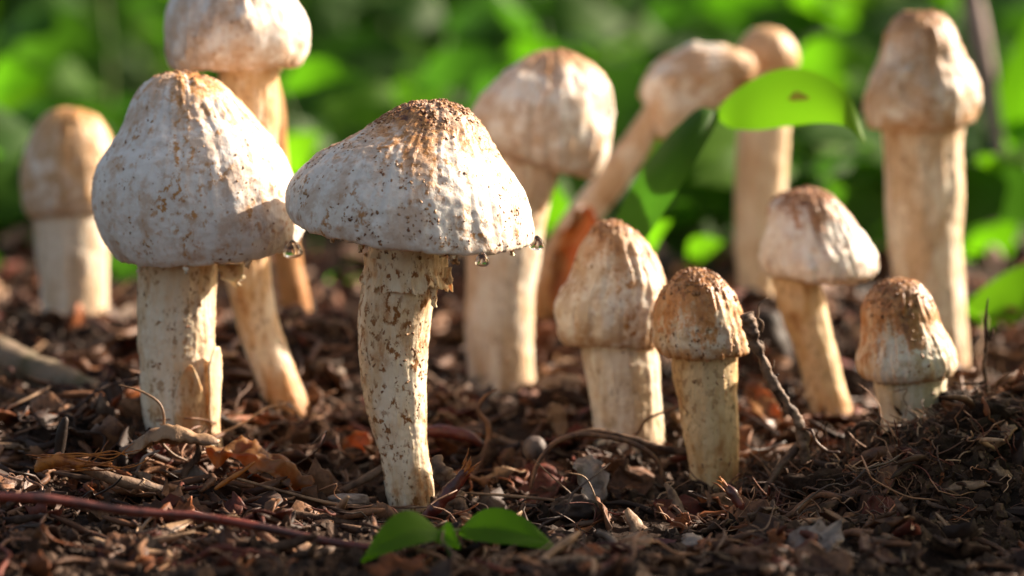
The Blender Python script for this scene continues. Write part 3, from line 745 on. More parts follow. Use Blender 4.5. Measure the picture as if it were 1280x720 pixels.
stick('root', 'dark root lying just behind the long red stick', 'root', [(300, 634, 67, 3), (350, 640, 67, 5), (420, 652, 67, 5.5), (500, 660, 67, 5), (560, 652, 67.5, 3)], M_darkwood, 0.25, 9, 40, 4)
stick('tendril', 'thin wiry tan tendril curling up in front of the broad stem', 'tendril', [(148, 481, 70, 1.3), (178, 490, 70, 1.6), (201, 507, 70, 2.0), (205, 528, 70, 2.2), (200, 548, 70, 2.2), (214, 566, 70, 2), (236, 577, 70.3, 1.8)], M_tanleaf, 0.1, 6, 50, 5)
stick('rootlet', 'twisted dark rootlet hooked beside the wiry tendril', 'rootlet', [(206, 533, 69.8, 1.8), (228, 540, 69.8, 2.6), (248, 556, 69.8, 4), (246, 572, 69.8, 5), (232, 590, 69.8, 5), (228, 612, 69.8, 4)], M_darkwood, 0.3, 8, 40, 6)
stick('rootlet', 'pale crooked rootlet standing by the husk fibres', 'rootlet', [(166, 600, 69.2, 1.8), (172, 588, 69.2, 2), (180, 572, 69.2, 2), (200, 563, 69.2, 1.6)], M_grey, 0.2, 6, 24, 7)
stick('twig', 'short black upright twig stub in front of the mossy log', 'twig', [(72, 580, 69.5, 6), (75, 555, 69.5, 6.5), (79, 534, 69.5, 6), (83, 521, 69.5, 4)], M_black, 0.2, 9, 20, 8)
stick('strand', 'orange dry fibre strand lying past the amber leaf', 'strand', [(268, 612, 68, 2), (285, 600, 68, 3.4), (302, 590, 68, 3.6), (319, 577, 68, 1.5)], M_orange, 0.3, 7, 24, 9)
stick('grass_stem', 'long straw stem lying across the litter to the main stem foot', 'grass stem', [(296, 598, 68.6, 1.8), (360, 616, 68.6, 2.2), (420, 630, 68.6, 2.2), (490, 634, 68.4, 1.8), (540, 634, 68.2, 1.2)], M_tanleaf, 0.1, 7, 40, 10)
stick('stick', 'smooth tan stick leaning on the left of the main stem foot', 'stick', [(418, 618, 70.6, 4), (446, 604, 70.4, 5), (474, 588, 70.2, 5), (482, 582, 70.2, 4)], M_wood, 0.12, 9, 26, 11)
stick('stick', 'straight tan stick lying beneath the curled leaf of the broad stem', 'stick', [(80, 575, 68, 7), (140, 598, 68, 8), (200, 612, 68.5, 7), (250, 618, 69, 4)], M_wood, 0.15, 10, 30, 12)
# bark splinter with frayed end next to the main stem
def splinter(label, pts, mat, fray, seed, parent_name='bark_splinter'):
    P, R = px_path(pts); rg = np.random.default_rng(seed)
    V, Fs = tube(P, R, 9, 36, 0.35, seed, freq=5); r0 = root(parent_name, P[0]); tag(r0, label, 'splinter')
    mk('shaft', V, Fs, mat, r0)
    e = P[-1]; d = P[-1] - P[-2]; d /= np.linalg.norm(d); parts = []
    for k in range(fray):
        o = rg.normal(size=3) * R[-1] * 0.6; L = rg.uniform(0.12, 0.35)
        parts.append(tube(np.array([e + o - d * 0.15, e + o * 1.3 + d * L * 0.5, e + o * 1.8 + d * L + rg.normal(size=3) * 0.03]), np.array([0.03, 0.022, 0.008]), 5, 6))
    V, Fs = merge(parts); f = mk('frayed_tip', V, Fs, M_orange, r0); f['kind'] = 'stuff'
    return r0
splinter('dark red bark splinter with frayed tip propped by the main stem foot', [(518, 655, 68, 3), (540, 638, 68, 7), (560, 618, 68, 8.5), (574, 600, 68, 8), (583, 586, 68, 6)], M_redwood, 14, 3)
splinter('small dark red splinter with orange tip below the button mushroom', [(930, 662, 68, 4), (928, 640, 68, 6), (918, 620, 68, 6), (906, 606, 68.2, 4)], M_redwood, 5, 4)
stick('bark_chunk', 'gnarled tan bark chunk leaning against the right of the main stem foot', 'bark', [(543, 572, 69.2, 7), (552, 590, 69, 10), (562, 610, 69, 10), (576, 632, 68.8, 9), (588, 648, 68.6, 6)], M_wood, 0.5, 12, 40, 13, 6)
stick('red_twig', 'dark red glossy twig lying behind the main stem', 'twig', [(530, 540, 73.5, 6), (560, 540, 73.5, 8.5), (590, 548, 73.5, 7), (606, 558, 73.5, 4)], M_redwood, 0.2, 10, 26, 14)
stick('rootlet', 'knotted red brown rootlet rising behind the bark chunk', 'rootlet', [(622, 486, 73, 1.6), (606, 496, 73, 2.6), (598, 512, 73, 3), (610, 530, 73, 4), (611, 548, 73, 4), (603, 570, 72.8, 3.4), (592, 590, 72.6, 4), (578, 608, 72.5, 3)], M_root, 0.35, 8, 50, 15)
stick('root', 'thin brown root arching over the litter below the egg shaped mushroom', 'root', [(663, 612, 70.5, 2.5), (672, 580, 70.6, 3), (690, 556, 70.8, 3.2), (718, 544, 71, 3.5), (755, 546, 71.2, 3.5), (790, 554, 71.3, 3.2), (818, 572, 71.3, 3), (832, 604, 71.3, 2.5)], M_root, 0.15, 8, 60, 16)
stick('root', 'dark root running along behind the arching brown root', 'root', [(700, 548, 72.5, 3), (740, 540, 72.5, 4.5), (790, 550, 72.4, 5), (830, 562, 72.3, 5), (870, 566, 72.2, 4)], M_darkwood, 0.2, 9, 40, 17)
stick('straw', 'fine pale straw leaning over the litter in front of the arching root', 'straw', [(667, 574, 69, 0.9), (690, 596, 69, 1.1), (715, 618, 69, 1.0)], M_tanleaf, 0.05, 5, 14, 18)
stick('tendril', 'hair thin pale tendril bending down beside the fine straw', 'tendril', [(711, 591, 68.6, 0.9), (730, 596, 68.6, 1.1), (742, 616, 68.6, 1.2), (748, 640, 68.6, 1.2), (762, 664, 68.4, 1)], M_tanleaf, 0.05, 5, 30, 19)
stick('straw', 'flat pale straw lying to the left of the grey leaf scrap', 'straw', [(580, 616, 69.5, 1.5), (640, 620, 69.5, 2.4), (700, 626, 69.5, 2.2)], M_tanleaf, 0.1, 6, 16, 20)
stick('splinter', 'tan wood splinter lying above the orange bark sliver', 'splinter', [(704, 658, 68, 1.5), (735, 654, 68, 4), (770, 649, 68, 4), (790, 646, 68.2, 1.5)], M_wood, 0.2, 7, 20, 21)
stick('bark_sliver', 'orange bark sliver under the tan splinter', 'bark', [(698, 678, 67.6, 1.5), (715, 668, 67.6, 5), (738, 662, 67.7, 5), (756, 656, 67.8, 2)], M_orange, 0.25, 7, 20, 22)
stick('root', 'pale curled root tip with orange end poking up from the foreground soil', 'root', [(746, 664, 63.5, 3), (762, 672, 63.4, 4.5), (774, 688, 63.4, 5), (780, 712, 63.4, 4)], M_grey, 0.15, 9, 26, 23)
stick('stick', 'grey stick lying behind the main stem towards the lopsided mushroom', 'stick', [(520, 462, 82, 6), (550, 484, 81, 7), (580, 504, 80, 6.5), (596, 518, 79.5, 4)], M_wood, 0.15, 9, 26, 24)
stick('branch', 'pale grey branch lying flat behind the lopsided mushroom', 'branch', [(480, 378, 94, 10), (540, 385, 94, 11), (620, 392, 94, 11), (700, 402, 94, 10), (740, 408, 94, 6)], M_grey, 0.12, 10, 30, 25)
# knobbly twig leaning on the button mushroom
tw = root('knobbly_twig', at(1000, 545, 71)); tag(tw, 'dark knobbly twig with broken head leaning on the rusty button mushroom', 'twig')
P, R = px_path([(931, 392, 70.6, 7.5), (936, 404, 70.6, 10), (940, 420, 70.6, 8.5), (950, 440, 70.6, 5.8), (958, 462, 70.6, 6.2), (972, 488, 70.6, 5.8), (984, 506, 70.6, 5.8), (996, 526, 70.6, 7), (1003, 548, 70.6, 7.5), (1006, 580, 70.6, 5)])
V, Fs = tube(P, R, 12, 110, 0.45, 31, freq=5); mk('shaft', V, Fs, M_wood, tw)
for pts in ([(938, 408, 71, 2.2), (946, 392, 71, 1.4), (947, 380, 71, 1.2), (958, 371, 71, 1.0)], [(940, 424, 71, 2.2), (950, 426, 71, 1.5), (954, 438, 71, 1.1)], [(954, 462, 71, 1.8), (964, 458, 71, 1.6), (966, 448, 71, 1)],
            [(962, 470, 71, 1.8), (972, 466, 71, 1.2)], [(946, 396, 71, 1.2), (952, 402, 71, 1.0), (951, 414, 71, 0.8)]):
    P, R = px_path(pts); V, Fs = tube(P + [0, -0.35, 0], R * 1.2, 6, 16, 0.2, 3); mk('side_shoot', V, Fs, M_wood, tw)
# forked twig and upright thin twig on the mound
tw = root('forked_twig', at(1060, 580, 71)); tag(tw, 'small forked dark twig standing on the crumbly soil mound', 'twig')
for nm, pts in (('shaft', [(1052, 590, 71, 4), (1060, 562, 71, 4.5), (1058, 545, 71, 3.5), (1062, 533, 71, 2.5)]), ('fork', [(1060, 545, 71, 3), (1078, 530, 71, 3.4), (1096, 528, 71, 3.5), (1102, 518, 71, 2)]), ('fork', [(1086, 530, 71, 2.6), (1084, 545, 71, 3), (1090, 570, 71, 3)]), ('fork', [(1100, 526, 71, 2.2), (1088, 548, 71, 3), (1084, 566, 71, 3)])):
    P, R = px_path(pts); V, Fs = tube(P, R, 8, 24, 0.35, 5, freq=5); mk(nm, V, Fs, M_darkwood, tw)
tw = root('upright_twig', at(1236, 500, 73)); tag(tw, 'thin dark upright twig sticking out of the mound before the bright leaf', 'twig')
for nm, pts in (('shaft', [(1235, 372, 73, 1.3), (1232, 400, 73, 2), (1233, 425, 73, 2.6), (1230, 455, 73, 2.6), (1235, 490, 73, 2.8), (1238, 520, 73, 3)]), ('side_shoot', [(1232, 428, 73, 2), (1240, 418, 73, 1.7), (1241, 408, 73, 1.2)]), ('side_shoot', [(1190, 478, 73, 1.2), (1210, 480, 73, 1.6), (1231, 478, 73, 1.8)])):
    P, R = px_path(pts); V, Fs = tube(P, R, 7, 26, 0.25, 6, freq=5); mk(nm, V, Fs, M_darkwood, tw)
stick('root', 'thick brown root crossing the right of the crumbly mound', 'root', [(1180, 590, 71.5, 6), (1215, 560, 71.8, 8), (1250, 538, 72, 11), (1300, 508, 72.5, 12)], M_root, 0.25, 11, 34, 32, 3)
stick('root', 'gnarled dark root winding over the front of the crumbly mound', 'root', [(1100, 562, 70.5, 4), (1140, 566, 70.3, 6), (1180, 582, 70, 6), (1225, 590, 70, 7), (1290, 578, 70, 6)], M_darkwood, 0.35, 10, 50, 33, 4)
stick('root', 'tan root arching beside the foot of the knobbly twig', 'root', [(955, 618, 70.5, 3), (970, 590, 70.5, 5), (990, 566, 70.7, 5.5), (1004, 548, 71, 4)], M_wood, 0.3, 9, 30, 34, 4)
stick('root', 'pale twisted root loop draped over the knobbly twig foot', 'root', [(1000, 536, 70.5, 2), (1014, 538, 70.3, 2.4), (1020, 552, 70.2, 2.4), (1034, 564, 70.2, 2.2), (1050, 566, 70.2, 2.4)], M_root, 0.3, 8, 30, 35, 4)
stick('root', 'thick rotten root curling over the mound top below the waisted mushroom', 'root', [(1060, 586, 70.4, 4), (1085, 570, 70.3, 7), (1115, 564, 70.2, 8), (1145, 572, 70.1, 3)], M_root, 0.4, 10, 36, 36, 5)
stick('black_lump', 'black upright lump behind the leaning stem', 'wood', [(975, 500, 86, 22), (966, 455, 86, 26), (958, 415, 86, 24), (956, 388, 86, 14)], M_black, 0.2, 14, 26, 37, 1)  # black lump filling the dark spot behind the knobbly twig
stick('dry_stalk', 'pale dry upright stalk rising behind the tall tan mushroom', 'stalk', [(1205, -40, 112, 14), (1222, 40, 112, 14), (1238, 120, 112, 11), (1250, 200, 112, 9), (1262, 290, 112, 9), (1268, 345, 112, 9)], M_stalk, 0.12, 10, 30, 38, 0.6)

def blob(name, label, cat, c, r, mat, seed, rough=0.15):
    p = at(*c); k = c[2] / FPX; v, f = ico(4) if r[0] > 12 else ico(3)
    v = v * (1 + rough * fbm(v * 1.7 + seed, seed, 4))[:, None] * np.array(r) * k
    return tag(mk(name, v + p, f, mat), label, cat)
blob('seed', 'round grey seed pod in the litter behind the arching root', 'seed', (668, 560, 72), (15, 15, 16), M_seed, 3, 0.06)
blob('pebble', 'flat pale grey pebble to the left of the main stem foot', 'pebble', (436, 626, 69.2), (26, 18, 9), M_grey, 4, 0.18)
blob('clod', 'dark glistening soil clod in front of the grey leaf scrap', 'clod', (722, 640, 68.5), (34, 28, 22), M_black, 5, 0.35)
blob('pebble', 'pale stone half buried near the tan leaf curl', 'pebble', (866, 684, 65.5), (22, 20, 17), M_grey, 6, 0.2)
blob('clod', 'lumpy dark clod on the ridge of the mound under the upright twig', 'clod', (1200, 512, 73), (30, 28, 26), M_soil, 7, 0.4)
blob('pebble', 'pale pebble pressed in the mound below the forked twig', 'pebble', (1106, 634, 68.3), (17, 14, 11), M_tanleaf, 8, 0.25)

# clods heaped on the mound
for k in range(26):
    px_ = rng.uniform(1010, 1290); D_k = rng.uniform(69.3, 72.6); xk = (px_ - 640) * D_k / FPX; rk = rng.uniform(0.22, 0.62)
    v, f = ico(4); v = v * (1 + 0.35 * fbm(v * 1.5 + k * 7, k, 5, 0.6))[:, None] * rk * np.array([1.2, 1, 0.8])
    tag(mk('clod', v + np.array([xk, D_k, float(Hbase(xk, D_k)[0]) + rk * 0.35]), f, M_soil), 'rough dark soil clod heaped on the crumbly mound', 'clod', 'clods on the mound')

def dead_leaf(name, label, axis, width, mat, seed, curl_=1.2, n=(18, 11), wob=0.12, cat='dead leaf', group=None, th=0.03, roll=0.0):
    """axis: [(px,py,D)] midrib, width px; edges curled up round the midrib"""
    rg = np.random.default_rng(seed); A = np.array([at(*a) for a in axis]); k = axis[0][2] / FPX
    C = spline(A, n[0]); T = np.gradient(C, axis=0); T /= np.linalg.norm(T, axis=1, keepdims=True)
    up = np.array([0, -math.sin(roll), math.cos(roll)]); Sd = np.cross(T, up); Sd /= np.linalg.norm(Sd, axis=1, keepdims=True); Up = np.cross(Sd, T)
    t = np.linspace(0, 1, n[0]); w = np.sin(np.clip(t * 0.94 + 0.04, 0, 1) * math.pi) ** 0.6 * width * k / 2
    v = np.linspace(-1, 1, n[1]); ang = v * curl_
    rr = w / max(abs(curl_), 0.05)
    G = C[:, None] + rr[:, None, None] * (np.sin(ang)[None, :, None] * Sd[:, None] + (1 - np.cos(ang))[None, :, None] * Up[:, None] * (1 if curl_ > 0 else -1))
    P = G.reshape(-1, 3); G = G + (wob * width * k * fbm(P / (width * k * 0.5), seed, 3)).reshape(*n, 1) * Up[:, None]
    edge = np.abs(v)[None, :] ** 3
    G = G + (Sd[:, None] * np.sign(v)[None, :, None]) * (0.12 * width * k * edge * fbm(P / (width * k * 0.2), seed + 1, 2).reshape(*n))[..., None]
    V, Fs = sheet(G, th); return tag(mk(name, V, Fs, mat), label, cat, group)
dead_leaf('dead_leaf', 'curled brown dead leaf lying at the foot of the broad stem', [(150, 560, 69.8), (190, 543, 69.6), (232, 537, 69.5), (275, 550, 69.4)], 50, M_tanleaf, 2, -1.4, (26, 13), 0.16)
dead_leaf('dead_leaf', 'crumpled amber dead leaf glowing in the sun beside the broad stem', [(258, 560, 69.9), (300, 556, 69.7), (345, 566, 69.6), (394, 600, 69.4)], 74, M_amber, 5, -1.5, (34, 21), 0.34, th=0, roll=0.5)
dead_leaf('dead_leaf', 'pointed tan dead leaf curl before the button mushroom', [(782, 638, 67.6), (800, 655, 67.4), (820, 668, 67.2), (846, 684, 67)], 38, M_tanleaf, 6, -1.2)
dead_leaf('dead_leaf', 'pale grey crumpled leaf scrap under the egg shaped mushroom', [(726, 570, 70.6), (734, 590, 70.2), (742, 612, 69.8), (738, 634, 69.6)], 44, M_grey, 7, 0.8, wob=0.25, roll=0.8)
dead_leaf('dead_leaf', 'rust red dead leaf standing behind the knobbly twig', [(935, 478, 78), (950, 500, 77.5), (962, 520, 77), (975, 540, 77)], 36, M_amber, 8, 0.7, wob=0.2, roll=0.9)
dead_leaf('dead_leaf', 'upright tan leaf scrap leaning near the egg shaped mushroom foot', [(688, 504, 75), (696, 522, 75), (702, 545, 75)], 26, M_tanleaf, 9, 0.6, roll=1.2)
dead_leaf('dead_leaf', 'pale rounded dead leaf humped beside the lopsided mushroom foot', [(672, 478, 79), (700, 466, 79), (730, 474, 79)], 40, M_tanleaf, 10, -1.2)
dead_leaf('dead_leaf', 'narrow orange brown dead leaf hanging beside the lopsided mushroom stem', [(732, 258, 86.5), (722, 300, 86.5), (706, 350, 86.3), (696, 395, 86)], 46, M_amber, 21, 0.5, roll=1.3)
dead_leaf('dead_leaf', 'small orange dead leaf standing left of the main stem', [(436, 572, 74), (448, 555, 74), (462, 545, 74)], 34, M_amber, 11, 0.7, roll=1.0)
dead_leaf('dead_leaf', 'tan curled leaf scrap right of the pointed leaf curl', [(832, 604, 69.5), (846, 622, 69.2), (858, 640, 69), (880, 652, 69)], 24, M_wood, 12, -1.2)
# orange husk fibres at the left
hb = root('husk', at(70, 585, 67.5)); tag(hb, 'frayed orange husk with long loose fibres lying at the left', 'husk')
P, R = px_path([(44, 590, 67.5, 3), (55, 580, 67.5, 10), (80, 578, 67.5, 9), (110, 580, 67.5, 5), (140, 580, 67.5, 2)]); V, Fs = tube(P, R, 9, 24, 0.4, 9, freq=4); mk('shaft', V, Fs, M_orange, hb)
for k in range(9):
    x0 = 30 + rng.uniform(0, 50); y0 = 572 + rng.uniform(-6, 14); L = rng.uniform(60, 150)
    P, R = px_path([(x0, y0, 67.4, 0.9), (x0 + L * 0.4, y0 + rng.uniform(-3, 8), 67.4, 1.1), (x0 + L * 0.75, y0 + rng.uniform(-6, 10), 67.4, 0.9), (x0 + L, y0 + rng.uniform(-22, 6), 67.4, 0.6)])
    V, Fs = tube(P, R, 5, 20); mk('fibre', V, Fs, M_orange, hb)

# ------------------------------------------------------------------ loose litter
def scatter_xy(n, d0, d1, power=1.0, r=rng):
    D = d0 + (d1 - d0) * r.random(n) ** power; px = r.uniform(-70, 1350, n)
    return (px - 640) * D / FPX, D
BR = np.array([[0.12, 0.050, 0.024], [0.21, 0.098, 0.050], [0.065, 0.025, 0.012], [0.028, 0.012, 0.007], [0.19, 0.055, 0.017], [0.36, 0.22, 0.13], [0.10, 0.02, 0.011]])
def tints(n, r=rng, p=(0.2, 0.14, 0.2, 0.2, 0.1, 0.07, 0.09)):
    return BR[r.choice(len(BR), n, p=p)] * r.uniform(0.8, 1.7, (n, 1))

def chip_template(seed):
    rg = np.random.default_rng(seed); n = 6; m = 7
    t = np.linspace(-1, 1, n); w = (1 - np.abs(t) ** 3 * 0.7) * 0.22; th = np.linspace(0, 2 * math.pi, m, endpoint=False)
    G = np.stack([np.repeat(t[:, None], m, 1) + 0.08 * rg.normal(size=(n, m)), w[:, None] * np.cos(th) * (1 + 0.3 * rg.normal(size=(n, m))), 0.10 + 0.10 * np.sin(th) * (1 + 0.25 * rg.normal(size=(n, m)))], -1)
    G[..., 2] += 0.12 * (t ** 2)[:, None] * rg.normal()
    V, Fs = finish(G, None, True, True); return V, Fs
def leaf_template(seed):
    rg = np.random.default_rng(seed); n = 6
    s, t = np.meshgrid(np.linspace(-1, 1, n), np.linspace(-1, 1, n))
    x = s * (1 - 0.35 * t ** 2) + 0.10 * rg.normal(size=s.shape); y = t * (0.62 - 0.2 * s ** 2) + 0.08 * rg.normal(size=s.shape)
    z = rg.uniform(0.1, 0.5) * x ** 2 * rg.choice([-1, 1]) + rg.uniform(0.2, 0.7) * y ** 2 + 0.09 * rg.normal(size=s.shape) + 0.12
    return sheet(np.stack([x, y, z], -1), 0.06)
def twig_template(seed):
    rg = np.random.default_rng(seed)
    P = np.zeros((5, 3)); P[:, 0] = np.linspace(-1, 1, 5); P[:, 1:] = rg.normal(size=(5, 2)) * [0.16, 0.05]; P[:, 2] += 0.06
    return tube(P, np.array([0.045, 0.06, 0.055, 0.05, 0.03]), 7, 14, 0.4, seed, freq=9)
def root_template(seed):
    rg = np.random.default_rng(seed); k = 7
    P = np.cumsum(rg.normal(size=(k, 3)) * [0.28, 0.25, 0.2], 0); P[:, 0] += np.linspace(-1, 1, k); P[:, 2] = np.abs(P[:, 2] - P[:, 2].mean()) * 0.8
    return tube(P, np.full(k, 0.022) * rg.uniform(0.7, 1.3), 5, 18, 0.2, seed)
TPL = {'chip': [chip_template(k) for k in range(8)], 'leaf': [leaf_template(k) for k in range(10)], 'twig': [twig_template(k) for k in range(8)], 'root': [root_template(k) for k in range(12)]}

def batch(kind, x, y, size, tilt, colr, lift=0.0, zs=1.0, r=rng):
    n = len(x); z = H(x, y) + lift; Rm = rots(n, tilt, r); which = r.integers(0, len(TPL[kind]), n)
    Vs, by, Cs, o = [], {}, [], 0
    for w, (V0, Fs) in enumerate(TPL[kind]):
        k = np.nonzero(which == w)[0]
        if not len(k): continue
        V = np.einsum('nij,vj->nvi', Rm[k], V0 * [1, 1, zs]) * size[k, None, None] + np.stack([x[k], y[k], z[k]], 1)[:, None]
        for f in Fs:
            by.setdefault(f.shape[1], []).append((f[None] + (o + np.arange(len(k)) * len(V0))[:, None, None]).reshape(-1, f.shape[1]))
        Vs.append(V.reshape(-1, 3)); Cs.append(np.repeat(colr[k], len(V0), 0)); o += len(k) * len(V0)
    return np.vstack(Vs), [np.vstack(v) for v in by.values()], np.vstack(Cs)

def stuff(name, label, cat, mat, *batches):
    V, Fs = merge([(b[0], b[1]) for b in batches]); C = np.vstack([b[2] for b in batches])
    return tag(mk(name, V, Fs, mat, origin=(0, 75, 0), colors=C), label, cat, kind='stuff')

# crumbs of soil
n = 11000
x, y = scatter_xy(n, 58, 95, 1.25); size = 0.03 + 0.30 * rng.random(n) ** 4.0
xm = (rng.normal(1130, 110, 2600) - 640) * 71 / FPX; ym = rng.normal(70.5, 1.6, 2600)
x = np.concatenate([x, xm]); y = np.concatenate([y, ym]); size = np.concatenate([size, 0.04 + 0.20 * rng.random(2600) ** 2.2]); n = len(x)
for a_ in ANCH[:13]:
    p_ = at(*a_); m_ = 90; an = rng.uniform(0, 2 * math.pi, m_); rd = rng.uniform(0.55, 2.0, m_)
    x = np.concatenate([x, p_[0] + np.cos(an) * rd]); y = np.concatenate([y, p_[1] + np.sin(an) * rd]); size = np.concatenate([size, 0.05 + 0.26 * rng.random(m_) ** 2])
n = len(x)
V0 = ICO2[None] * (1 + 0.30 * rng.normal(size=(n, len(ICO2), 1)))
V = np.einsum('nij,nvj->nvi', rots(n), V0 * rng.uniform(0.35, 1.25, (n, 1, 3))) * size[:, None, None] + np.stack([x, y, H(x, y) + size * 0.25], 1)[:, None]
F = ICOF2[None] + (np.arange(n) * len(ICO2))[:, None, None]
ct = (np.array([0.055, 0.028, 0.016])[None] * rng.uniform(0.4, 1.8, (n, 1)))
tag(mk('soil_crumbs', V.reshape(-1, 3), F.reshape(-1, 3), M_crumb, origin=(0, 75, 0), colors=np.repeat(ct, len(ICO2), 0), smooth=False), 'loose dark crumbs of soil strewn over the ground', 'soil', kind='stuff')

def lot(kind, n, d0, d1, smin, smax, tilt, power=1.0, lift=0.0, zs=1.0, p=None):
    x, y = scatter_xy(int(n * 1.7), d0, d1, power)
    keep = vnoise(np.stack([x / 2.2, y / 3.0, 0 * x], 1), 61) + 0.5 * vnoise(np.stack([x, y * 0.8, 0 * x + 5], 1), 62) > -0.22
    mound = (x > 8) & (y < 73.5) & (rng.random(len(x)) < 0.55)
    x, y = x[keep & ~mound], y[keep & ~mound]; n = len(x)
    s = smin + (smax - smin) * rng.random(n) ** 2.6
    return batch(kind, x, y, s, tilt, tints(n), lift, zs)
stuff('leaf_litter', 'mass of small broken bark and leaf bits covering the soil', 'litter', M_litter,
      lot('chip', 1500, 59, 100, 0.10, 1.1, 0.7, 1.2), lot('leaf', 2300, 59, 108, 0.10, 1.0, 1.1, 1.1, 0.08), lot('twig', 1500, 60, 98, 0.3, 2.0, 0.4, 1.1, 0.08))
fx = lot('root', 1800, 60, 90, 0.4, 1.6, 0.6, 1.1, 0.05)
xm = (rng.normal(1080, 120, 800) - 640) * 71 / FPX; ym = rng.normal(70.6, 1.5, 800)
fm = batch('root', xm, ym, rng.uniform(0.25, 0.9, 800), 0.9, tints(800) * 1.3, 0.12)
stuff('rootlets', 'tangle of hair fine brown rootlets over the soil and mound', 'rootlets', M_fibre, fx, fm)

# the largest loose pieces as things of their own
LM = {}
def singles(kind, n, name, label, cat, group, smin, smax, tilt, d0, d1, mats, lift=0.0):
    meshes = []
    for w, (V0, Fs) in enumerate(TPL[kind]):
        for mt in mats:
            o = mk(name, V0, Fs, mt, origin=(0, 0, 0)); meshes.append(o.data); bpy.data.objects.remove(o)
    x, y = scatter_xy(n, d0, d1); z = H(x, y) + lift; Rm = rots(n, tilt); s = rng.uniform(smin, smax, n)
    from mathutils import Matrix
    for k in range(n):
        o = bpy.data.objects.new(name, meshes[rng.integers(len(meshes))]); col.objects.link(o)
        o.matrix_world = Matrix.Translation(Vector((x[k] * S, y[k] * S, z[k] * S))) @ Matrix(Rm[k].tolist()).to_4x4() @ Matrix.Scale(float(s[k]), 4)
        tag(o, label, cat, group)
singles('chip', 90, 'wood_chip', 'short loose wood chip lying flat in the leaf litter', 'wood chip', 'wood chips in the litter', 0.7, 1.6, 0.45, 63, 92, [M_wood, M_darkwood, M_root, M_redwood, M_tanleaf])
singles('leaf', 90, 'leaf_fragment', 'broken curled brown leaf fragment lying in the litter', 'leaf fragment', 'leaf fragments in the litter', 0.5, 1.1, 0.9, 63, 96, [M_wood, M_tanleaf, M_root, M_grey, M_darkwood])
singles('twig', 60, 'loose_twig', 'short loose broken twig lying in the litter', 'twig', 'loose twigs in the litter', 1.0, 2.8, 0.3, 63, 96, [M_wood, M_darkwood, M_root, M_darkwood])

# ------------------------------------------------------------------ green plants
def blade(base, tip, width, normal, arch=0.15, fold=0.25, droop=0.0, n=(12, 7), shape=0.75, wob=0.03, seed=0):
    base = np.array(base, float); tip = np.array(tip, float); L = np.linalg.norm(tip - base); T = (tip - base) / L
    nn = np.array(normal, float); nn -= T * nn.dot(T); nn /= np.linalg.norm(nn) + 1e-9; sd_ = np.cross(T, nn)
    t = np.linspace(0, 1, n[0]); v = np.linspace(-1, 1, n[1])
    w = width / 2 * np.sin(math.pi * np.clip(t, 0.01, 0.99) ** shape) ** 0.85
    mid = base + T * (t * L)[:, None] + nn * (arch * L * np.sin(math.pi * t))[:, None]
    G = mid[:, None] + sd_ * (w[:, None] * v)[..., None] + nn * (fold * w[:, None] * np.abs(v) ** 1.3 - 0.25 * fold * width * v ** 2)[..., None]
    G += nn * (wob * L * fbm(G.reshape(-1, 3) / (L * 0.4), seed, 2).reshape(*n))[..., None]
    return sheet(G, 0)

def plant(label, gpx, leaves, mats, group=None, stem_r=0.12, name='leafy_plant'):
    """gpx: (px, D) foot on the ground; leaves: (base px,py, tip px,py, width px, D, normal or None, dtip)"""
    D = gpx[1]; x0 = (gpx[0] - 640) * D / FPX; z0 = float(H(x0, D)[0]); foot = np.array([x0, D, z0 - 0.3])
    R = root(name, foot); tag(R, label, 'plant', group)
    top = max(leaves, key=lambda l: -l[1]); tp = at(top[0], top[1], top[5])
    midp = (foot + tp) / 2 + np.array([0.3, 0, 0.4])
    V, Fs = tube(np.array([foot, midp, tp]), np.array([stem_r, stem_r * 0.8, stem_r * 0.5]), 7, 18, 0.1, 3); mk('stem', V, Fs, M_stemG, R)
    for i, l in enumerate(leaves):
        b = at(l[0], l[1], l[5]); t = at(l[2], l[3], l[5] + (l[7] if len(l) > 7 else -1.5))
        nm = l[6] if len(l) > 6 and l[6] is not None else (0.1, -0.8, 0.5)
        V1 = blade(b, t, l[4] * l[5] / FPX, nm, seed=i + int(gpx[0]))
        # leaf stalk from the plant stem
        q = foot + (tp - foot) * np.clip((b[2] - foot[2]) / max(tp[2] - foot[2], 0.1) * 0.8, 0.1, 0.95)
        V2 = tube(np.array([q, (q + b) / 2 + np.array([0, 0, 0.2]), b + (t - b) * 0.06]), np.array([0.06, 0.05, 0.05]), 5, 8)
        V, Fs = merge([V1, V2]); mk('leaf', V, Fs, mats[i % len(mats)], R)
    return R
A_, B_, D_ = M_leafA, M_leafB, M_leafD
plant('low green plant at the edge, left of the blurred bullet capped mushroom', (-20, 112), [(-30, 300, 52, 262, 58, 110), (-40, 210, 30, 172, 55, 112), (-25, 250, 45, 240, 40, 113), (-20, 120, 60, 90, 70, 125), (-60, 330, 20, 340, 40, 104)], [A_, A_, B_])
plant('green plant peeping between the bullet capped mushroom and the broad stem', (165, 104), [(120, 355, 190, 335, 50, 102), (180, 365, 130, 340, 45, 103), (150, 330, 200, 300, 40, 106)], [B_, A_])
plant('leafy plant with a bright flat leaf just right of the tall bent mushroom', (400, 118), [(352, 108, 448, 92, 44, 116), (360, 215, 400, 165, 55, 114), (405, 200, 355, 150, 60, 120), (440, 240, 380, 200, 60, 117), (395, 380, 470, 350, 45, 100), (470, 190, 400, 130, 80, 124)], [A_, A_, B_, D_])
plant('broad leaved plant behind the dark brown crown of the main cap', (540, 130), [(520, 108, 655, 78, 58, 126), (500, 160, 420, 120, 75, 128), (560, 40, 470, 10, 80, 140), (590, 130, 650, 100, 50, 122), (470, 330, 420, 370, 50, 103)], [B_, A_, D_, B_])
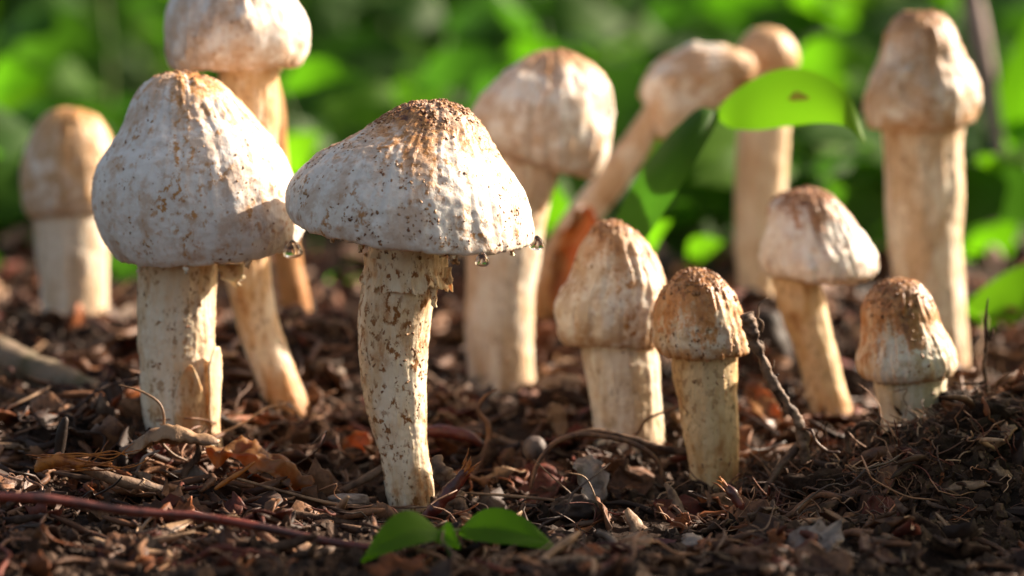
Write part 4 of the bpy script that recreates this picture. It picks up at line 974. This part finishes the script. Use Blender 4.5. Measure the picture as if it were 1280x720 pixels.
plant('low bright plant between the lopsided and the bowed mushroom', (740, 99), [(712, 300, 690, 225, 46, 97, (-0.3, -0.8, 0.4)), (745, 290, 700, 200, 36, 98), (812, 310, 838, 275, 34, 93)], [A_, D_, A_])
# the arching leaf with its rising dark blade
foot = np.array([(785 - 640) * 80.5 / FPX, 80.5, float(H((785 - 640) * 80.5 / FPX, 80.5)[0]) - 0.3])
pl = root('arching_leaf_plant', foot); tag(pl, 'plant with one broad bright leaf arching over from a rising dark blade', 'plant')
def ribbon(ea, eb, n=(26, 9), bulge=0.5, th=0):
    a = spline(np.array([at(*p) for p in ea]), n[0]); b = spline(np.array([at(*p) for p in eb]), n[0]); v = np.linspace(0, 1, n[1])
    G = a[:, None] * (1 - v)[None, :, None] + b[:, None] * v[None, :, None]
    G[..., 1] -= bulge * np.sin(math.pi * v)[None, :] * np.sin(np.linspace(0.1, 3.0, n[0]))[:, None]
    G[..., 2] += 0.25 * bulge * np.sin(math.pi * v)[None, :]
    return (sheet(G, th), G)
(V, Fs), LG = ribbon([(893, 142, 81.90), (910, 122, 81.90), (940, 100, 81.80), (985, 85, 81.30), (1030, 95, 80.40), (1064, 124, 79.40), (1082, 178, 78.40)],
               [(897, 148, 81.60), (912, 160, 81.00), (940, 163, 80.70), (985, 158, 80.10), (1030, 154, 79.30), (1060, 160, 78.60), (1081, 180, 78.20)], bulge=0.12); bl = mk('bright_leaf', V, Fs, A_, pl)
tq = at(1000, 117, 80.3); q = ((LG - tq) ** 2)[..., [0, 2]].sum(-1); qi, qj = np.unravel_index(q.argmin(), q.shape)
cen = LG[qi, qj]; du = LG[qi + 1, qj] - LG[qi - 1, qj]; du /= np.linalg.norm(du); dv = LG[qi, qj + 1] - LG[qi, qj - 1]; dv /= np.linalg.norm(dv)
an = np.linspace(0, 2 * math.pi, 20, endpoint=False); sr = 1 + 0.2 * np.sin(an * 3 + 1)
SV = np.vstack([cen[None], cen + du * (np.cos(an) * sr * 0.36)[:, None] + dv * (np.sin(an) * sr * 0.17)[:, None]]) + np.array([0, -0.03, 0])
jj = np.arange(20); mk('brown_spot', SV, np.stack([0 * jj, jj + 1, (jj + 1) % 20 + 1], 1), M_spot, bl)
(V, Fs), _ = ribbon([(764, 285, 80.40), (785, 240, 80.40), (815, 195, 80.40), (850, 155, 80.40), (880, 134, 80.70), (897, 140, 80.90)],
               [(806, 300, 78.90), (832, 262, 78.90), (856, 225, 78.90), (876, 190, 79.20), (892, 162, 79.80), (899, 148, 80.60)]); mk('rising_blade', V, Fs, B_, pl)
V, Fs = tube(np.array([foot, at(785, 320, 79.90), at(790, 275, 79.70)]), np.array([0.14, 0.12, 0.1]), 7, 12); mk('stalk', V, Fs, M_stemG, pl)
plant('green plant low between the slim mushroom and the slanting cap', (890, 108), [(860, 270, 918, 240, 58, 106), (905, 290, 870, 225, 50, 108), (1000, 250, 960, 200, 50, 110), (1010, 300, 1060, 250, 48, 107), (860, 330, 905, 300, 40, 100)], [A_, B_, B_, D_])
plant('pale leaved plant left of the tall acorn capped mushroom', (1045, 118), [(985, 95, 1100, 72, 66, 114), (1085, 120, 1040, 45, 60, 120), (1020, 240, 1085, 190, 56, 114), (1075, 310, 1100, 250, 44, 108), (1060, 200, 1000, 150, 60, 122)], [A_, B_, D_, B_])
plant('plant with one large bright leaf at the foot of the tall acorn capped mushroom', (1310, 92), [(1340, 398, 1202, 386, 118, 90, (-0.25, -0.9, 0.3), -0.5), (1340, 330, 1290, 280, 60, 95)], [A_, B_])
plant('leafy plant with upright leaves right of the pale dry stalk', (1290, 116), [(1270, 190, 1300, 10, 90, 114), (1255, 150, 1215, 60, 60, 118), (1215, 345, 1275, 270, 56, 108), (1290, 300, 1225, 230, 60, 112), (1320, 200, 1250, 160, 60, 114), (1205, 330, 1230, 260, 40, 112)], [A_, B_, A_, D_])
# more plants filling the undergrowth behind
for k in range(64):
    D = rng.uniform(102, 140) if k < 26 else rng.uniform(135, 235); px = -120 + 1520 * ((k * 0.618034) % 1) + rng.uniform(-30, 30); lv = []
    zt = rng.uniform(2.5, 6) if k < 26 else rng.uniform(6, 17)
    for j in range(rng.integers(6, 10)):
        ang = rng.uniform(0, 2 * math.pi); z = rng.uniform(0.25, 1.0) * zt
        yb = 360 - FPX * math.tan(math.atan((float(trend(D)) + z - ZC) / D) + PITCH)
        w = rng.uniform(2.6, 6.0) * FPX / D; bx_ = px + rng.normal() * 1.5 * FPX / D
        lv.append((bx_, yb, bx_ + math.cos(ang) * w * 1.5, yb + rng.uniform(-0.4, 0.35) * w, w * 0.75, D, (rng.normal() * 0.4, -0.8 + rng.normal() * 0.3, 0.5), math.sin(ang) * 5))
    plant('broad leaved green plant in the blurred undergrowth far behind the mushrooms', (px, D), lv, [(A_, D_, B_), (B_, D_), (D_, B_, D_), (B_, D_, D_, A_)][k % 4], 'plants in the far undergrowth', 0.2)

# unseen leafy shoots added right of the view to shade the mound
for k, (x0, D, zt) in enumerate(((24, 73.5, 18), (28.5, 76, 20), (23, 68.5, 18), (32.5, 77.5, 22), (22, 63.5, 16))):
    px0 = 640 + x0 * FPX / D; lv = []
    for j in range(9):
        z = (0.3 + 0.7 * j / 8) * zt; yb = 360 - FPX * math.tan(math.atan((float(trend(D)) + z - ZC) / D) + PITCH)
        a = j * 2.4 + k; w = rng.uniform(4.0, 5.5) * FPX / D
        lv.append((px0, yb, px0 + math.cos(a) * w, yb + 0.1 * w, w * 0.85, D, (0.5, 0.3, 0.8), math.sin(a) * 4))
    plant('unseen leafy shoot added beside the view to shade the soil mound', (px0, D), lv, (B_, A_), 'unseen shoots added to shade the mound', 0.2)

# distant mass of leaves
n = 9000
y = 230 + 570 * rng.random(n) ** 1.2; x = rng.uniform(-0.42, 0.42, n) * y * 1.3; z = trend(y) + (rng.random(n) ** 1.1) * (24 + y * 0.04)
Vt, Ft = blade((0, -1, 0), (0, 1, 0), 1.2, (0, 0, 1), n=(5, 3)); 
sz = rng.uniform(2.5, 7, n); V = np.einsum('nij,vj->nvi', rots(n, 0.9), Vt) * sz[:, None, None] + np.stack([x, y, z], 1)[:, None]
F = Ft[0][None] + (np.arange(n) * 15)[:, None, None]
pat = 0.5 + 0.5 * fbm(np.stack([x / 25, y / 60, z / 12], 1), 9, 2)
tc = np.array([0.030, 0.085, 0.014]) * (0.5 + 1.5 * np.clip(pat, 0, 1.3))[:, None] * rng.uniform(0.7, 1.3, (n, 1))
tag(mk('undergrowth', V.reshape(-1, 3), F.reshape(-1, 4), M_under, origin=(0, 400, 0), colors=np.repeat(tc, 15, 0)), 'distant green mass of leafy forest undergrowth', 'undergrowth', kind='stuff')

# ------------------------------------------------------------------ foreground seedling
foot = at(572, 716, 62.5)
sg = root('seedling', foot); tag(sg, 'small green seedling with three soft leaves in the foreground soil', 'seedling')
V, Fs = tube(np.array([foot - [0, 0, 0.4], at(562, 690, 62.5), at(549, 668, 62.5)]), np.array([0.07, 0.06, 0.05]), 7, 14); mk('stem', V, Fs, M_stemG, sg)
k = 62.5 / FPX
for b, t, w, nm in (((552, 664, 62.5), (452, 698, 61.5), 56, (0.1, -0.6, 0.8)), ((549, 662, 62.5), (574, 684, 61.8), 30, (-0.5, -0.6, 0.6)), ((574, 662, 63.5), (698, 684, 63), 52, (-0.1, -0.75, 0.65))):
    V, Fs = blade(at(*b), at(*t), w * k, nm, 0.16, 0.7, n=(24, 13), shape=0.7, wob=0.02); mk('leaf', V, Fs, A_, sg)
V, Fs = tube(np.array([at(552, 672, 62.5), at(564, 664, 63), at(577, 662, 63.5)]), np.array([0.05, 0.045, 0.04]), 6, 10); mk('leaf_stalk', V, Fs, M_stemG, sg)

for o in bpy.data.objects:
    if '_o' in o: del o['_o']
